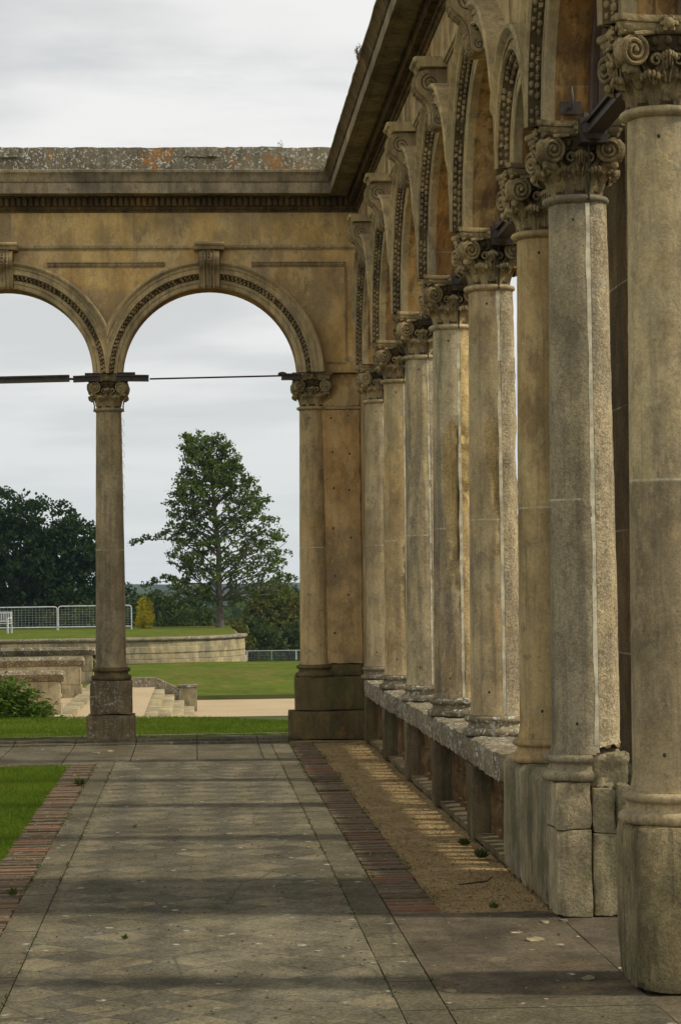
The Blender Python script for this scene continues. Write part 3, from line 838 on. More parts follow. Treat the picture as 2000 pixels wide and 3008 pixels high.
# facing arcade
fa = thing('far_arcade_wall', 'golden arched wall with scroll keystones and lichened parapet facing the camera', 'arcade wall', (0,0,0))
bx = [(-4.08,R_),(-1.95,R_),(.18,R_)]
fr, it = arch_wall(bx, -5.15, XF-.002, gpx, 5.90, WT)
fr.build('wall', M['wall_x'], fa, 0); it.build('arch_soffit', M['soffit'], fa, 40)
for i, (c, r) in enumerate(bx):
    archivolt(fa, c, r, gpx, c-1.065, c+1.065 if i < 2 else c+1.3)
    keystone(fa, c, gpx)
s_ = MB()
prof = [(.0,5.125),(.012,5.125),(.016,5.135),(.03,5.14),(.036,5.155),(.034,5.17),(0,5.175)]
s_.sweep(prof, [lambda p, z: (-5.1, YF-p, z), lambda p, z: (XF-.0, YF-p, z)])
s_.build('string_course', M['arch'], fa, 30)
s_ = MB()
for a_, b_ in ((-2.83,-1.25+.0),(-1.62,-.28),(.60,1.56)):
    pass
for a_, b_ in ((-1.50,-.28),(.62,1.60)):
    s_.box(a_, b_, YF-.012, YF+.01, 4.945, 4.985); s_.box(a_, b_, YF-.02, YF+.01, 4.986, 4.996)
    nb = int((b_-a_)/.032)
    for i in range(nb): s_.lump((a_+.016+i*.032, YF-.016, 4.963), .011, .012, .012, n=5, m=3)
s_.box(1.59,1.61,YF-.012,YF+.01,3.95,4.94); s_.box(1.40,1.588,YF-.010,YF+.01,3.92,3.94)
s_.build('panel_moulding', M['bead'], fa, 40)

# right arcade
ra = thing('right_arcade_wall', 'long arched wall with deep cornice running along the right side above the columns', 'arcade wall', (0,0,0))
order = ['a','b','c','d','e','f','g','h','i']
by = []
ys = [YS[k] for k in order]
ysc = list(ys); ysc[0] = 22.50
for k in range(len(ys)-1):
    y1, y0 = ysc[k], ysc[k+1]
    hs = (y1-y0)/2; by.append(((y0+y1)/2, hs-.152))
by = by[::-1]
fr, it = arch_wall(by, 5.3, YB, gpy, 5.90, WT)
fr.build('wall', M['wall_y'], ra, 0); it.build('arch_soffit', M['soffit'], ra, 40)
frm = MB()
for c, r in by:
    cl, cr = c-r-.152, c+r+.152
    archivolt(ra, c, r, gpy, cl, cr)
    if r > .6: keystone(ra, c, gpy, damaged=(abs(c-19.3) < .3))
    # iron glazing frame lining the arch
    pr = [(r+.006,.185),(r-.03,.185),(r-.03,.20),(r-.018,.203),(r-.018,.225),(r-.034,.228),(r-.034,.25),(r+.006,.25)]
    ring(frm, pr, c, 48, gpy, c-r-.003, c+r+.003)
frm.build('iron_arch_frame', M['frame'], ra, 30, weld=False)
prof = [(.0,5.125),(.012,5.125),(.016,5.135),(.03,5.14),(.036,5.155),(.034,5.17),(0,5.175)]
s_ = MB(); s_.sweep(prof, [lambda p, z: (XF-p, YF-.001-.0*p, z), lambda p, z: (XF-p, 5.35, z)])
s_.build('string_course', M['arch'], ra, 30)

# cornices (mitred at the corner)
def fpath(a): return [lambda p, z: (a, YF-p, z), lambda p, z: (XF-p-.001, YF-p, z)]
def rpath(a): return [lambda p, z: (XF-p, YF-p-.001, z), lambda p, z: (XF-p, a, z)]
P_bed = [(0,5.515),(.012,5.515),(.02,5.53),(.035,5.54),(.04,5.55),(.04,5.66),(.0,5.66)]
P_cor = [(0,5.661),(.10,5.661),(.105,5.672),(.245,5.672),(.25,5.682),(.285,5.682),(.285,5.668),(.30,5.668),(.302,5.775),(.30,5.78),(0,5.78)]
P_cym = [(0,5.781),(.31,5.781),(.318,5.79),(.322,5.80),(.33,5.83),(.352,5.865),(.365,5.875),(.368,5.90),(.36,5.905),(0,5.915)]
def along(path, n=60):
    """subdivide a straight path of two mapping functions"""
    A, B = path
    return [(lambda p, z, t=i/n: tuple(Vector(A(p,z)).lerp(Vector(B(p,z)), t))) for i in range(n+1)]
for parent, path in ((fa, fpath(-5.15)), (ra, rpath(5.3))):
    bed = MB(); bed.sweep(P_bed, path)
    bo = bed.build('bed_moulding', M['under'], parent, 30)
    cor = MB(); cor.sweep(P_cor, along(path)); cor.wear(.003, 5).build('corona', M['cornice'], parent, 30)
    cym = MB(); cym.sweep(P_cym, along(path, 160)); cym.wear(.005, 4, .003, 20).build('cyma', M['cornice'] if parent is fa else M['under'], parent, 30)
    A, B = path
    de = MB(); lb = MB()
    L = (Vector(A(.04,5.6))-Vector(B(.04,5.6))).length
    n = int(L/.062)
    for i in range(n):
        t0 = (i+.2)/n; t1 = (i+.8)/n
        pts = []
        vs = []
        for tt in (t0, t1):
            for p in (.03, .095):
                for z in (5.575, 5.655):
                    vs.append(Vector(A(p,z)).lerp(Vector(B(p,z)), tt))
        de.add(vs, [(0,1,3,2),(4,6,7,5),(0,4,5,1),(2,3,7,6),(0,2,6,4),(1,5,7,3)])
        for q in (.25, .75):
            c_ = Vector(A(.035,5.545)).lerp(Vector(B(.035,5.545)), (i+q)/n)
            lb.lump(c_, .013, .013, .016, n=5, m=3)
            c_ = Vector(A(.11,5.665)).lerp(Vector(B(.11,5.665)), (i+q)/n)
            lb.lump(c_, .014, .014, .013, n=5, m=3)
    de.build('dentils', M['under'], bo, 0); lb.build('carved_beading', M['crust_shade'], bo, 60, weld=False)
# parapets
b = MB(); b.gbox(-5.1, 1.50, 23.0, 23.45, 5.90, 6.165, .045)
b.wear(.010, 3, .004, 25)
po = b.build('parapet', M['parapet'], fa, 40)
b = MB()
for px in (-1.92, .12, -3.8):
    b.gbox(px-.18, px+.16, 22.955, 23.2, 6.045, 6.145, .04)
b.wear(.02, 7, .004, 25).build('parapet_boss', M['parapet'], fa, 50)
b = MB()
yy = 5.3
while yy < 22.7:
    L = random.uniform(1.1, 2.2); y2 = min(yy+L, 22.95)
    dz = random.uniform(-.02, .02)
    b.gbox(1.47+random.uniform(-.02,.02), 1.95, yy, y2-.03, 5.90, 6.06+dz, .07); yy = y2
b.wear(.012, 4, .005, 20).build('parapet', M['cornice'], ra, 40)
# mass of the entablature behind (rear cornice)
b = MB(); b.box(XB, XB+.16, 5.3, YB+.16, 5.70, 5.88); b.box(-5.15, XB-.002, YB, YB+.16, 5.70, 5.88); b.build('rear_cornice', M['cornice'], ra, 30)

# inner pier between the pair of columns
ip = MB(); ip.gbox(2.15,2.75,10.90,11.80,.70,5.85,.1); ip.wear(.003,5)
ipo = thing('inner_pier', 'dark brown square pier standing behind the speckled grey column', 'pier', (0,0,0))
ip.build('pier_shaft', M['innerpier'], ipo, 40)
b = MB(); b.gbox(2.16,2.9,10.86,11.88,.0,.62,.06); b.wear(.01,5,.003,25); b.build('pier_plinth', M['ped_dark'], ipo, 40)
b = MB(); b.gbox(2.15,2.95,10.83,11.9,.625,.69,.05); b.wear(.012,5,.005,30); b.build('pier_ledge', M['rail'], ipo, 40)

# ------------------------------------------------------------------ balustrades
def make_balustrade(y0, y1, label):
    t_ = thing('balustrade', label, 'balustrade', (CX, y0, 0), 0, 'balustrade bays between the right columns')
    L = y1-y0
    b = MB(); b.gbox(-.185,.175, .005, L-.005, .475, .640, .035)
    b.v = [tuple(Vector(v)+Vector((noise.noise(Vector((v[0]*9,(v[1]+y0)*7,v[2]*9))), noise.noise(Vector((v[0]*9+9,(v[1]+y0)*7,v[2]*9)))*.3, noise.noise(Vector((v[0]*9,(v[1]+y0)*7+5,v[2]*9)))*.7))*.016 + noise.noise_vector(Vector((v[0],v[1]+y0,v[2]))*35)*.006) for v in b.v]
    b.build('rail', M['rail'], t_, 40)
    b = MB(); b.gbox(-.15,.17,.13,L-.13,.0,.045,.07); b.wear(.005,6); b.build('kerb', M['post'], t_, 40)
    prof = [(.0,.045),(.055,.045),(.058,.075),(.04,.085),(.038,.10),(.055,.125),(.066,.165),(.064,.20),(.048,.235),(.036,.262),(.048,.275),(.048,.285),(.036,.297),(.044,.325),(.053,.36),(.05,.39),(.034,.42),(.034,.435),(.056,.445),(.058,.472),(0,.472)]
    n = 6
    free0, free1 = .155, L-.155
    for i in range(n):
        yy = free0+(free1-free0)*(i+.5)/n
        b = MB(); b.lathe(prof, 16, 0, yy, cap=False); b.build('baluster', M['baluster'], t_, 50)
    for yy in (free0-.02, free1-.01):
        b = MB(); b.box(-.06,.09, yy, yy+.03, .046, .472); b.build('half_die', M['baluster'], t_, 0)
    return t_
bl = {('b','a'):'farthest balustrade bay, under the arch next to the corner pier', ('c','b'):'second balustrade bay from the corner pier, its rail thick with pale lichen',
      ('d','c'):'middle balustrade bay, below the grey-stained column', ('e','d'):'balustrade bay in front of the deeply eroded column',
      ('f','e'):'nearest balustrade bay, its lichened rail butting the long streaked pedestal'}
for (k0, k1), lab in bl.items():
    make_balustrade(YS[k0]+(0 if k0 != 'f' else .605), YS[k1], lab)

# ------------------------------------------------------------------ iron ties
def channel(mb, p0, p1, w, h):
    """riveted iron beam: two flanges and a web along p0-p1 (horizontal-ish)"""
    P0, P1 = Vector(p0), Vector(p1); d = (P1-P0).normalized(); u = Vector((0,0,1)); s2 = d.cross(u).normalized(); u = s2.cross(d)
    def bar(o0, o1, z0, z1):
        vs = []
        for P in (P0, P1):
            for a_ in (o0, o1):
                for z in (z0, z1): vs.append(P+s2*a_+u*z)
        mb.add(vs, [(0,1,3,2),(4,6,7,5),(0,4,5,1),(2,3,7,6),(0,2,6,4),(1,5,7,3)])
    bar(-w, w, h*.55, h); bar(-w*.55, w*.55, -h*.5, h*.549); bar(-w*.9, w*.9, -h, -h*.501)
    L = (P1-P0).length
tb = {('g','h'):'dark iron tie beam between the speckled grey column and the nearest column', ('e','f'):'dark iron tie beam from the honey-coloured column back over the sliver of sky',
      ('d','e'):'dark iron tie beam above the deeply eroded column', ('c','d'):'dark iron tie beam reaching back to the grey-stained column', ('b','c'):'dark iron tie beam reaching the column with the broken capital',
      ('a','b'):'farthest dark iron tie beam, next to the corner pier'}
for (k0, k1), lab in tb.items():
    ya, yb = YS[k0], YS[k1]
    t_ = thing('tie_beam', lab, 'tie beam', (CX+.05, ya, 3.78), 0, 'iron ties under the right arches')
    b = MB(); channel(b, (0,-.16,0), (0, yb-ya+.14, 0), .045, .035); b.build('beam', M['iron'], t_, 0)
    b = MB()
    b.box(-.065,.065,-.27,-.155,-.07,.05); b.lump((0,-.27,-.01), .06,.05,.06, n=8, m=5); b.lump((-.03,-.2,.06), .02,.02,.03, n=6, m=4)
    b.wear(.006,20).build('end_bracket', M['iron'], t_, 30)
t_ = thing('tie_rod', 'thin iron rod across the middle arch of the far arcade', 'tie rod', (0, CY-.2, 3.785), 0, 'iron ties of the far arcade')
b = MB(); b.tube([(-.45,0,-.012),(.95,0,.012)], .009, 8); b.build('rod', M['iron'], t_, 60)
b = MB(); channel(b, (-.80,0,0), (-.46,0,-.005), .05, .032); channel(b, (-.78,0,.045), (-.6,0,.045), .03, .012); b.build('left_bracket', M['iron'], t_, 0)
b = MB(); channel(b, (.92,0,.0), (1.12,0,0), .05, .032); b.lump((.93,0,.03),.05,.04,.025,n=6,m=4); b.build('right_bracket', M['iron'], t_, 0)
t_ = thing('tie_beam', 'thick dark iron beam across the leftmost arch of the far arcade', 'tie beam', (0, CY-.2, 3.785), 0, 'iron ties of the far arcade')
b = MB(); channel(b, (-2.9,0,-.03), (-1.28,0,.0), .05, .034); b.build('beam', M['iron'], t_, 0)
b = MB(); channel(b, (-1.24,0,-.01), (-.97,0,0), .045, .032); b.tube([(-1.3,0,-.005),(-1.2,0,-.01)], .012, 6); channel(b, (-1.12,0,.04), (-.97,0,.04), .03, .012); b.build('bracket', M['iron'], t_, 0)
t_ = thing('iron_hook', 'small rusty hook on a plate above the capital of the speckled grey column', 'hook', (1.83, YS['g']-.185, 3.86))
b = MB(); b.box(-.05,.05,-.012,.0,.0,.06); b.build('plate', M['iron'], t_, 0)
b = MB(); b.tube([(0,-.01,.03),(0,-.05,.02),(0,-.06,.05),(0,-.04,.10),(0,-.03,.13)], .009, 6); b.build('hook', M['iron'], t_, 60)

# bird wires on the left column
b = MB()
for q in range(9):
    z = 3.38-q*.11
    b.tube([(-.748,23.38,z),(-.728-.01*(q%3),23.37,z-.03),(-.722,23.37,z-.075),(-.750,23.38,z-.085)], .0022, 4)
tag(b.build('bird_wire', M['galv'], None, 60), 'fine looped wire clipped down the right edge of the free-standing column', 'wire')

# ------------------------------------------------------------------ paved court
def sheet(name, pts, z, m, label=None):
    b = MB(); b.add([(x,y,z) for x,y in pts], [tuple(range(len(pts)))]); o = b.build(name, m, None, 0); struct(o); return o
def gsheet(name, x0, x1, y0, y1, z, m, st=.1, amp=.003):
    nx = int((x1-x0)/st); ny = int((y1-y0)/st)
    b = MB()
    b.add([(x0+(x1-x0)*i/nx, y0+(y1-y0)*j/ny, z+amp*noise.noise(Vector((i*st*2.5, j*st*2.5, z*100)))) for i in range(nx+1) for j in range(ny+1)],
          [(i*(ny+1)+j, (i+1)*(ny+1)+j, (i+1)*(ny+1)+j+1, i*(ny+1)+j+1) for i in range(nx) for j in range(ny)])
    return struct(b.build(name, m, None, 60))
YX0, YX1 = 20.45, 22.85      # cross path along the far arcade
gsheet('diamond_path', -.75, .75, 3.0, YX0+.3, .0, M['diamond'])
gsheet('left_border_slabs', -.912, -.7535, 3.0, YX0+.3, .002, M['border'], .08)
gsheet('right_border_slabs', .7535, .925, 3.0, YX1, .002, M['border'], .08)
gsheet('cross_path', -8, .75, YX0+.306, YX1, -.001, M['cross'], .12)
gsheet('cross_path', -8, -.918, 20.455, YX0+.30, -.001, M['cross'], .12)
gsheet('threshold_slabs', .931, 1.72, 8.56, 10.82, .001, M['slab'], .1)
gsheet('near_slabs', .931, 1.72, 3.0, 8.55, .002, M['border'], .1)
gsheet('arcade_floor', 1.728, 4.2, 3.0, 10.82, -.004, M['slab'], .1)
gsheet('soil_strip', 1.18, 1.74, 10.84, 23.2, -.012, M['soil'], .05, .012)
gsheet('inner_ground', 1.745, 9.0, 10.84, 30, -.016, M['soil'], .15, .01)
gsheet('inner_ground', 4.21, 9.0, 3.0, 10.835, -.016, M['soil'], .2, .01)
def brick_edge(name, x0, x1, y0, y1, label):
    b = MB(); y = y0
    while y < y1:
        h = random.uniform(.060,.070)
        zz = random.uniform(-.010,.006); dx = random.uniform(-.012,.012)
        if random.random() > .03:
            # two bricks across, laid on edge
            b.box(x0+dx*.3, x1+dx, y, y+h-.008, -.06, zz)
        y += h
    b.wear(.003, 20)
    o = b.build(name, M['brick'], None, 0, weld=False); struct(o); return o
brick_edge('brick_edging', .935, 1.172, 10.84, 22.84, '')
brick_edge('brick_edging', -1.163, -.918, 5.0, 20.42, '')
sheet('edging_bed', [(.93,10.83),(1.18,10.83),(1.18,22.9),(.93,22.9)], -.02, M['soil'])
sheet('edging_bed', [(-1.17,3),(-.913,3),(-.913,20.44),(-1.17,20.44)], -.02, M['soil'])
sheet('court_bed', [(-8,2.9),(1.72,2.9),(1.72,23.3),(-8,23.3)], -.030, M['earth'])
sheet('joint_bed', [(-.914,2.9),(.93,2.9),(.93,22.86),(-.914,22.86)], -.009, M['earth'])
b = MB(); b.gbox(-8,-1.17,20.40,20.449,-.05,.0,.05); b.wear(.004,8); struct(b.build('lawn_kerb', M['plinth'], None, 30))
# step below the far arcade
b = MB(); b.gbox(-8, .93, 22.86, 23.0, -.1, .022, .06); b.gbox(-8, .95, 23.05, 23.3, -.1, .045, .06); b.wear(.008, 4, .003, 20)
struct(b.build('arcade_step', M['cross'], None, 40))
gsheet('soil_margin', .95, 1.72, 22.86, 23.4, -.008, M['soil'], .05, .008)

# ------------------------------------------------------------------ ground beyond
def terr(x, y):
    # height of the base terrain
    if y < 28.6: return -.06
    if y < 30: z = -.06-(y-28.6)/1.4*.96; return z
    if y < 78: return -1.03
    if y < 140: return -1.03-(y-78)/62*2.1
    if y < 400: return -3.13-(y-140)/260*18
    return -21.1
ysamp = [-30,0,10,20,28,28.6,29,29.5,30,35,40,50,60,70,78,85,95,105,120,140,160,200,260,330,400,600,900,1300]
xsamp = [-900,-400,-200,-100,-60,-40,-30,-20,-14,-10,-8,-6,-4,-3,-2,-1,0,1,2,3,4,6,8,12,16,24,34,50,80,160,400,900]
b = MB(); nx = len(xsamp); ny = len(ysamp)
b.add([(x, y, terr(x,y)) for x in xsamp for y in ysamp], [(i*ny+j,(i+1)*ny+j,(i+1)*ny+j+1,i*ny+j+1) for i in range(nx-1) for j in range(ny-1)])
struct(b.build('ground', M['earth'], None, 60))
def zsheet(name, pts_fn, m, x0, x1, y0, y1, nx, ny):
    b = MB(); b.add([(x0+(x1-x0)*i/nx, y0+(y1-y0)*j/ny, pts_fn(x0+(x1-x0)*i/nx, y0+(y1-y0)*j/ny)) for i in range(nx+1) for j in range(ny+1)],
                    [(i*(ny+1)+j,(i+1)*(ny+1)+j,(i+1)*(ny+1)+j+1,i*(ny+1)+j+1) for i in range(nx) for j in range(ny)])
    return struct(b.build(name, m, None, 60))
# near lawn strip beyond the arcade, its far edge curving
def edgeY(x): return 28.25 if x < -1 else (28.25 - (x+1)*.42 - max(0, x-.2)*.7)
b = MB(); n = 60; rows = 14
b.add([(-14+ (1.9+14)*i/n, 23.31+(edgeY(-14+(1.9+14)*i/n)-23.31)*j/rows, -.02+.012*noise.noise(Vector((i*.7,j*.9,0))) - (.12 if j == rows else 0)) for i in range(n+1) for j in range(rows+1)],
      [(i*(rows+1)+j,(i+1)*(rows+1)+j,(i+1)*(rows+1)+j+1,i*(rows+1)+j+1) for i in range(n) for j in range(rows)])
struct(b.build('near_lawn', M['lawn'], None, 60))
b = MB(); b.gbox(-14,1.1,24.30,24.42,-.06,.004,.06); b.wear(.006,5); struct(b.build('stone_edging', M['cross'], None, 40))
b = MB(); b.gbox(-14,1.1,24.02,24.08,-.06,.0,.06); b.wear(.006,5); struct(b.build('stone_edging', M['cross'], None, 40))
# left court lawn
zsheet('court_lawn', lambda x, y: -.018+.008*noise.noise(Vector((x*2,y*2,0))), M['lawn'], -8, -1.172, 5, 20.395, 40, 80)
# gravel drive, lower and upper
zsheet('gravel_drive', lambda x, y: -1.0+.01*noise.noise(Vector((x,y,0))), M['gravel'], -1.2, 14, 27.0, 51.6, 30, 40)
zsheet('upper_gravel', lambda x, y: -.48+.006*noise.noise(Vector((x,y,0))), M['gravel'], -14, -.86, 28.6, 47.0, 30, 40)
# sloping lawn beyond the drive
def lz(x, y):
    t_ = (y-51.6)/26.4
    z = -.90 + .06*noise.noise(Vector((x*.25, y*.12, 0))) - .12*t_
    z += .10*math.exp(-((x-.5)**2)/8-((y-66)**2)/40)
    return z
zsheet('sloping_lawn', lz, M['lawn'], -14, 16, 51.6, 78.2, 60, 60)
b = MB(); b.box(-1.2,16,51.52,51.6,-1.03,-.90); struct(b.build('lawn_bank', M['earth'], None, 0))
zsheet('far_lawn', lambda x, y: -1.0-(y-78)/62*2.05+.0, M['lawn'], 1.9, 30, 78.2, 141, 10, 20)
# curved terrace
PR, PCX, PCY, PZ = 5.0, -3.2, 83.0, -.24
def arcpts(R, n=60): return [(PCX+R*math.cos(a), PCY-R*math.sin(a)) for a in [PI/2*(1-i/n) for i in range(n+1)]]
def wallprof(prof, mat_, name, parent, step=.0):
    b = MB(); path = []
    line = [(-16, None)] 
    def mk(x, y, nx, ny): return lambda p, z: (x+nx*p, y+ny*p, z)
    path.append(mk(-16, PCY-PR, 0, -1))
    for i in range(61):
        a = PI/2*(1-i/60); path.append(mk(PCX+PR*math.cos(a), PCY-PR*math.sin(a), math.cos(a), -math.sin(a)))
    path.append(lambda p, z: (PCX+PR+p, PCY+.6, z-.02)); path.append(lambda p, z: (PCX+PR-.1+p, PCY+1.5, z-.2)); path.append(lambda p, z: (PCX+PR-.1+p, 104, z-.25))
    b.sweep(prof, path); b.wear(.01, 2); return b.build(name, mat_, parent, 30)
tw = thing('terrace_wall', 'curved pale stone terrace wall with a rounded coping holding up the far lawn', 'terrace wall', (PCX, PCY-PR, -1.1))
off = Vector((PCX, PCY-PR, -1.1))
M['terr'] = stone('terrace_ashlar', (.40,.36,.26), (.33,.30,.22), (.12,.11,.08), .5, .4, green=.2, joints='r', jw=1.3, jh=50, lichen=.2, jcol=(.12,.11,.08))
for nm, pr, mt in (('coping', [(-.35,-.30),(.0,-.30),(.03,-.29),(.05,-.26),(.09,-.25),(.115,-.22),(.115,-.18),(.09,-.15),(.03,-.135),(-.35,-.135)], 'rail'),
                   ('frieze_course', [(-.3,-.46),(.01,-.46),(.015,-.303),(-.3,-.303)], 'terr'),
                   ('upper_course', [(-.3,-.68),(.03,-.68),(.03,-.49),(.0,-.462),(-.3,-.462)], 'terr'),
                   ('lower_course', [(-.3,-.90),(.03,-.90),(.03,-.725),(-.01,-.72),(-.01,-.68),(-.3,-.68)], 'terr'),
                   ('footing_course', [(-.3,-1.25),(.075,-1.25),(.075,-.94),(.02,-.922),(-.01,-.90),(-.3,-.90)], 'terr')):
    o = wallprof(pr, M[mt], nm, None); o.parent = tw; o.matrix_parent_inverse = Matrix.Translation(-off)
# terrace lawn
b = MB(); pts = [(-16,PCY-PR+.2),]+[(x,y) for x,y in arcpts(PR-.2, 30)]+[(PCX+PR-.2,105),(-16,105)]
ctr = (-6, 92, PZ+.06)
for i in range(len(pts)):
    a_, c_ = pts[i], pts[(i+1) % len(pts)]
    b.add([(a_[0],a_[1],PZ),(c_[0],c_[1],PZ),ctr], [(0,1,2)])
struct(b.build('terrace_lawn', M['lawn'], None, 60))
b = MB(); b.box(-16, 1.5, 104, 105, -1.6, PZ-.02); struct(b.build('terrace_back_bank', M['earth'], None, 0))

# low parallel walls at left
lw = [(50,-2.30,'farthest of three low coped walls left of the column'), (43,-2.20,'middle of three low coped walls left of the column'), (36,-2.17,'nearest of three low coped walls, its end rising behind the leafy shrub')]
for y, x1, lab in lw:
    t_ = thing('garden_wall', lab, 'low wall', (x1, y, -.5), 0, 'low walls beside the steps')
    b = MB(); pr = [(-.16,.62),(.16,.62),(.20,.64),(.22,.68),(.25,.70),(.27,.74),(.24,.78),(.10,.80),(-.24,.80),(-.27,.74),(-.22,.68)]
    path = [(lambda p, z, X=X, sc=sc: (X, p*sc, .62+(z-.62)*sc if sc < 1 else z)) for X, sc in ((-9,1),(-.05,1),(.03,.96),(.06,.85))]
    b.sweep(pr, path); b.wear(.006,4); b.build('coping', M['rail'], t_, 40)
    b = MB(); b.gbox(-9,-.05,-.15,.15,.1,.62,.15); b.wear(.004,4); b.build('wall_body', M['terr'], t_, 30)
    b = MB(); b.gbox(-.38,.0,-.18,.18,.27,.62,.1); b.gbox(-.36,.02,-.21,.21,.0,.265,.1); b.wear(.006,4); b.build('end_pier', M['ped'], t_, 30)
b = MB(); b.gbox(-2.25,-1.98,33,50.5,-.5,-.40,.2); b.wear(.01,3); struct(b.build('stair_kerb', M['terr'], None, 30))
# steps
st = thing('garden_steps', 'short flight of pale stone steps leading down to the gravel drive', 'steps', (-.86, 42, -1.0))
for i in range(4):
    x0 = i*.205; z1 = .49-i*.12
    b = MB()
    pr = [(x0-.02,0),(x0+.20,0),(x0+.20,z1-.03),(x0+.195,z1-.008),(x0+.18,z1),(x0-.02,z1)]
    n = len(pr)
    b.sweep(pr, [(lambda p, z, Y=Y: (p, Y, z)) for Y in [-8+12.6*k/20 for k in range(21)]])
    b.wear(.008, 3); b.build('step', M['terr'], st, 30)
fw = thing('stair_flank_wall', 'low stone flank wall sloping down behind the steps to a square end block', 'flank wall', (-.86, 47, -1.0))
b = MB(); b.sweep([(-.55,0),(.52,0),(.52,.50),(.46,.50),(0,.72),(-.55,.72)], [lambda p,z: (p,-.15,z), lambda p,z: (p,.15,z)]); b.build('sloping_coping', M['rail'], fw, 0)
b = MB(); b.gbox(.49,.87,-.2,.2,.0,.50,.1); b.wear(.006,5); b.build('end_block', M['terr'], fw, 30)
b = MB(); b.gbox(.47,.90,-.22,.22,.502,.56,.1); b.wear(.005,5); b.build('end_cap', M['rail'], fw, 30)

# ------------------------------------------------------------------ barriers, fence, bench
def barrier(x0, x1, y, z, h, label):
    t_ = thing('crowd_barrier', label, 'barrier', (x0, y, z), 0, 'steel barriers on the far lawn')
    L = x1-x0; r = .025
    b = MB()
    pts = [(0,0,0),(0,0,h-.1),(.03,0,h-.03),(.1,0,h),(L-.1,0,h),(L-.03,0,h-.03),(L,0,h-.1),(L,0,0)]
    b.tube(pts, r, 6); b.tube([(0,0,.17),(L,0,.17)], r, 6); b.build('frame', M['galv'], t_, 60)
    b = MB(); n = int(L/.15)
    for i in range(1, n): b.box(L*i/n-.004, L*i/n+.004, -.004, .004, .19, h-.02)
    for i in range(1, 8): b.box(.02, L-.02, .0045, .0105, .17+(h-.2)*i/8-.004, .17+(h-.2)*i/8+.004)
    b.build('wire_mesh', M['mesh_wire'], t_, 0)
barrier(-9.25, -6.03, 98, PZ+.0, 1.06, 'left steel mesh barrier panel, running off behind the white bench')
barrier(-5.98, -2.80, 98, PZ+.0, 1.08, 'right steel mesh barrier panel, passing behind the free-standing column')
t_ = thing('mesh_fence', 'low wire fence with thin steel posts beyond the sloping lawn', 'fence', (2.2, 110, -2.07))
L = 12
for i in range(9):
    b = MB(); b.tube([(.30+i*1.21,0,0),(.30+i*1.21,0,.50)], .028, 6); b.build('post', M['green_steel'] if i == 1 else M['galv'], t_, 60)
b = MB(); b.tube([(-.5,0,.49),(L-.5,0,.49)], .018, 5); b.build('top_rail', M['galv'], t_, 60)
b = MB()
for i in range(118): b.box(i*.1-.0035-.5, i*.1+.0035-.5, -.004,.004, .03,.48)
for i in range(1,6): b.box(-.5, L-.6, .005,.011, .085*i-.0035,.085*i+.0035)
b.build('wire_mesh', M['mesh_wire'], t_, 0)
t_ = thing('garden_bench', 'white slatted garden bench at the left edge of the far lawn', 'bench', (-8.3, 92, PZ+.02), math.radians(-12))
b = MB()
for i in range(6): b.box(-.75,.75,-.28+i*.085,-.215+i*.085,.42,.445)
b.build('seat', M['white_paint'], t_, 0)
b = MB(); b.box(-.75,.75,.23,.27,.84,.92); b.box(-.75,.75,.22,.25,.50,.54)
for i in range(16): b.box(-.72+i*.093,-.68+i*.093,.235,.258,.54,.84)
b.build('backrest', M['white_paint'], t_, 0)
for sx in (-.74,.70):
    b = MB(); b.box(sx,sx+.06,-.3,-.24,0,.64); b.build('leg', M['white_paint'], t_, 0)
    b = MB(); b.box(sx,sx+.06,.22,.28,0,.92); b.build('leg', M['white_paint'], t_, 0)
    b = MB(); b.box(sx-.01,sx+.07,-.33,.219,.641,.675); b.build('armrest', M['white_paint'], t_, 0)

# ------------------------------------------------------------------ vegetation
def rv(): 
    v = Vector((random.gauss(0,1),random.gauss(0,1),random.gauss(0,1))); return v.normalized()
def leafcloud(mb, c, rad, n, size, flat=.7):
    for _ in range(n):
        p = Vector(c)+Vector((random.gauss(0,.5)*rad, random.gauss(0,.5)*rad, random.gauss(0,.5)*rad*flat))
        s_ = size*random.uniform(.6,1.25)
        a_ = rv()*s_; b_ = rv().cross(a_).normalized()*s_*.6
        mb.add([p-a_, p-a_*.1+b_, p+a_, p-a_*.1-b_], [(0,1,2,3)])
def limb(mb, p0, p1, r0, r1, sag=0, n=5):
    P0, P1 = Vector(p0), Vector(p1); pts = []
    for i in range(n+1):
        t_ = i/n; p = P0.lerp(P1, t_); p.z += sag*math.sin(PI*t_)
        w = (P1-P0).length*.04
        if 0 < i < n: p += rv()*w
        pts.append(p)
    mb.tube(pts, [r0+(r1-r0)*i/n for i in range(n+1)], 5)
    return pts

